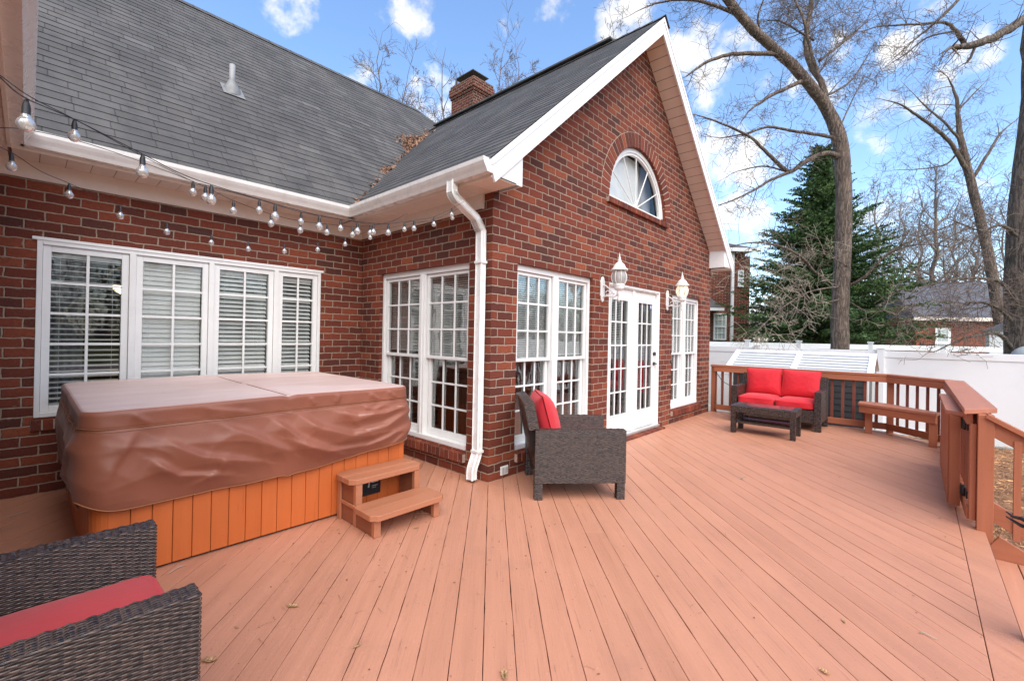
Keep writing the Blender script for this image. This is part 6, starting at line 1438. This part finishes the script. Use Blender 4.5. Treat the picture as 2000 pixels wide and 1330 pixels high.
# leaf litter in the roof valley
rs = random.Random(2); mb = MB()
VM = bpy.data.materials.new('x'); bpy.data.materials.remove(VM)
LIT = simple('leaf_litter', (.30, .17, .11), .8, var=.6, scale=9)
for k in range(1330):
    t = rs.random()
    if k < 980: t = .60 + .22 * rs.random(); w = .16 * (1 - abs(t - .71) / .12) + .03
    elif k < 1150: t = rs.uniform(.30, .36); w = .06
    else: w = .035
    x = -.38 + 3.48 * t; y = 2.13 + .9 * (x + .38); z = zB(x); off = abs(rs.gauss(0, w)) * rs.choice((-1, 1))
    if off < 0: p = Vector((x, y + off * .0 , z)) + Vector((off, 0, 0)); p.z = zA(p.y) + .02
    else: p = Vector((x + off, y, z)); p.z = zB(p.x) + .02
    p.z = max(zA(p.y) if p.x < x else -9, zB(p.x) if p.x >= x else -9) + .015 + rs.random() * .05 * (w > .06)
    s = rs.uniform(.02, .045); a, b_ = rv(rs) * s, rv(rs) * s; mb.face([p - a, p - b_ * .6, p + a, p + b_ * .6])
tag(mb.build('leaf_litter', LIT), 'brown drift of fallen leaves lodged in the roof valley', 'leaf litter', kind='stuff')
# pine straw around the deck
mb = MB()
for k in range(9000):
    u = rs.random()
    if u < .6: x, y = rs.uniform(1.7, 9.2), rs.uniform(-7.5, -3.6)
    else: x, y = rs.uniform(5.5, 9.2), rs.uniform(-4.5, -1.0)
    z = -.47 + .05 * noise.noise(Vector((x, y, 0))) + rs.random() * .04; a = rs.uniform(0, 6.28); L = rs.uniform(.06, .16); d = Vector((math.cos(a), math.sin(a), rs.gauss(0, .18))) * L; w = Vector((-math.sin(a), math.cos(a), 0)) * .0028
    if rs.random() < .28: leaf_mb(mb, Vector((x, y, z + .01)), rs.uniform(.03, .055), a, .5, rs.uniform(-.5, .5), False)
    else: p = Vector((x, y, z)); mb.face([p - w, p + d - w * .4, p + d + w * .4, p + w])
tag(mb.build('pine_straw', simple('straw_needles', (.46, .24, .11), .8, var=.5, scale=6)), 'orange pine straw and dry leaves covering the bed beyond the railing', 'pine straw', kind='stuff')

# needles, grit and leaf crumbs scattered over the boards
rs = random.Random(31); mb = MB()
for k in range(420):
    u = rs.random()
    if u < .35: x, y = rs.gauss(-1.2, .8), rs.gauss(-.9, .7)
    elif u < .6: x, y = rs.uniform(-2.6, 6), rs.uniform(-3.3, -.1)
    elif u < .8: x, y = rs.uniform(.1, 6.1), -abs(rs.gauss(.05, .18)) - .02
    else: x, y = rs.uniform(-.7, -.05), rs.uniform(-.1, 2.3)
    if y > -.01 and x > -.02 or y < -3.45 or x < -3.4: continue
    if TX0 - .02 < x < TX1 + .02 and y > TY0: continue
    a = rs.uniform(0, 6.28); d = Vector((math.cos(a), math.sin(a), 0)); n_ = Vector((-d.y, d.x, 0)); p = Vector((x, y, .0035))
    if rs.random() < .45: L = rs.uniform(.03, .08); w = n_ * .0009; m_ = p + d * L * .5 + n_ * rs.gauss(0, .005) + Vector((0, 0, .003)); mb.face([p - w, m_ - w, m_ + w, p + w]); mb.face([m_ - w, p + d * L, p + d * L, m_ + w][:3] + [m_ + w])
    else: s_ = rs.uniform(.003, .010); mb.face([p - d * s_, p - n_ * s_ * .5 + Vector((0, 0, .003)), p + d * s_, p + n_ * s_ * .6])
tag(mb.build('deck_litter', simple('crumb', (.20, .10, .055), .8, var=.6, scale=30)), 'fine scatter of pine needles and leaf crumbs over the deck boards', 'litter', kind='stuff')
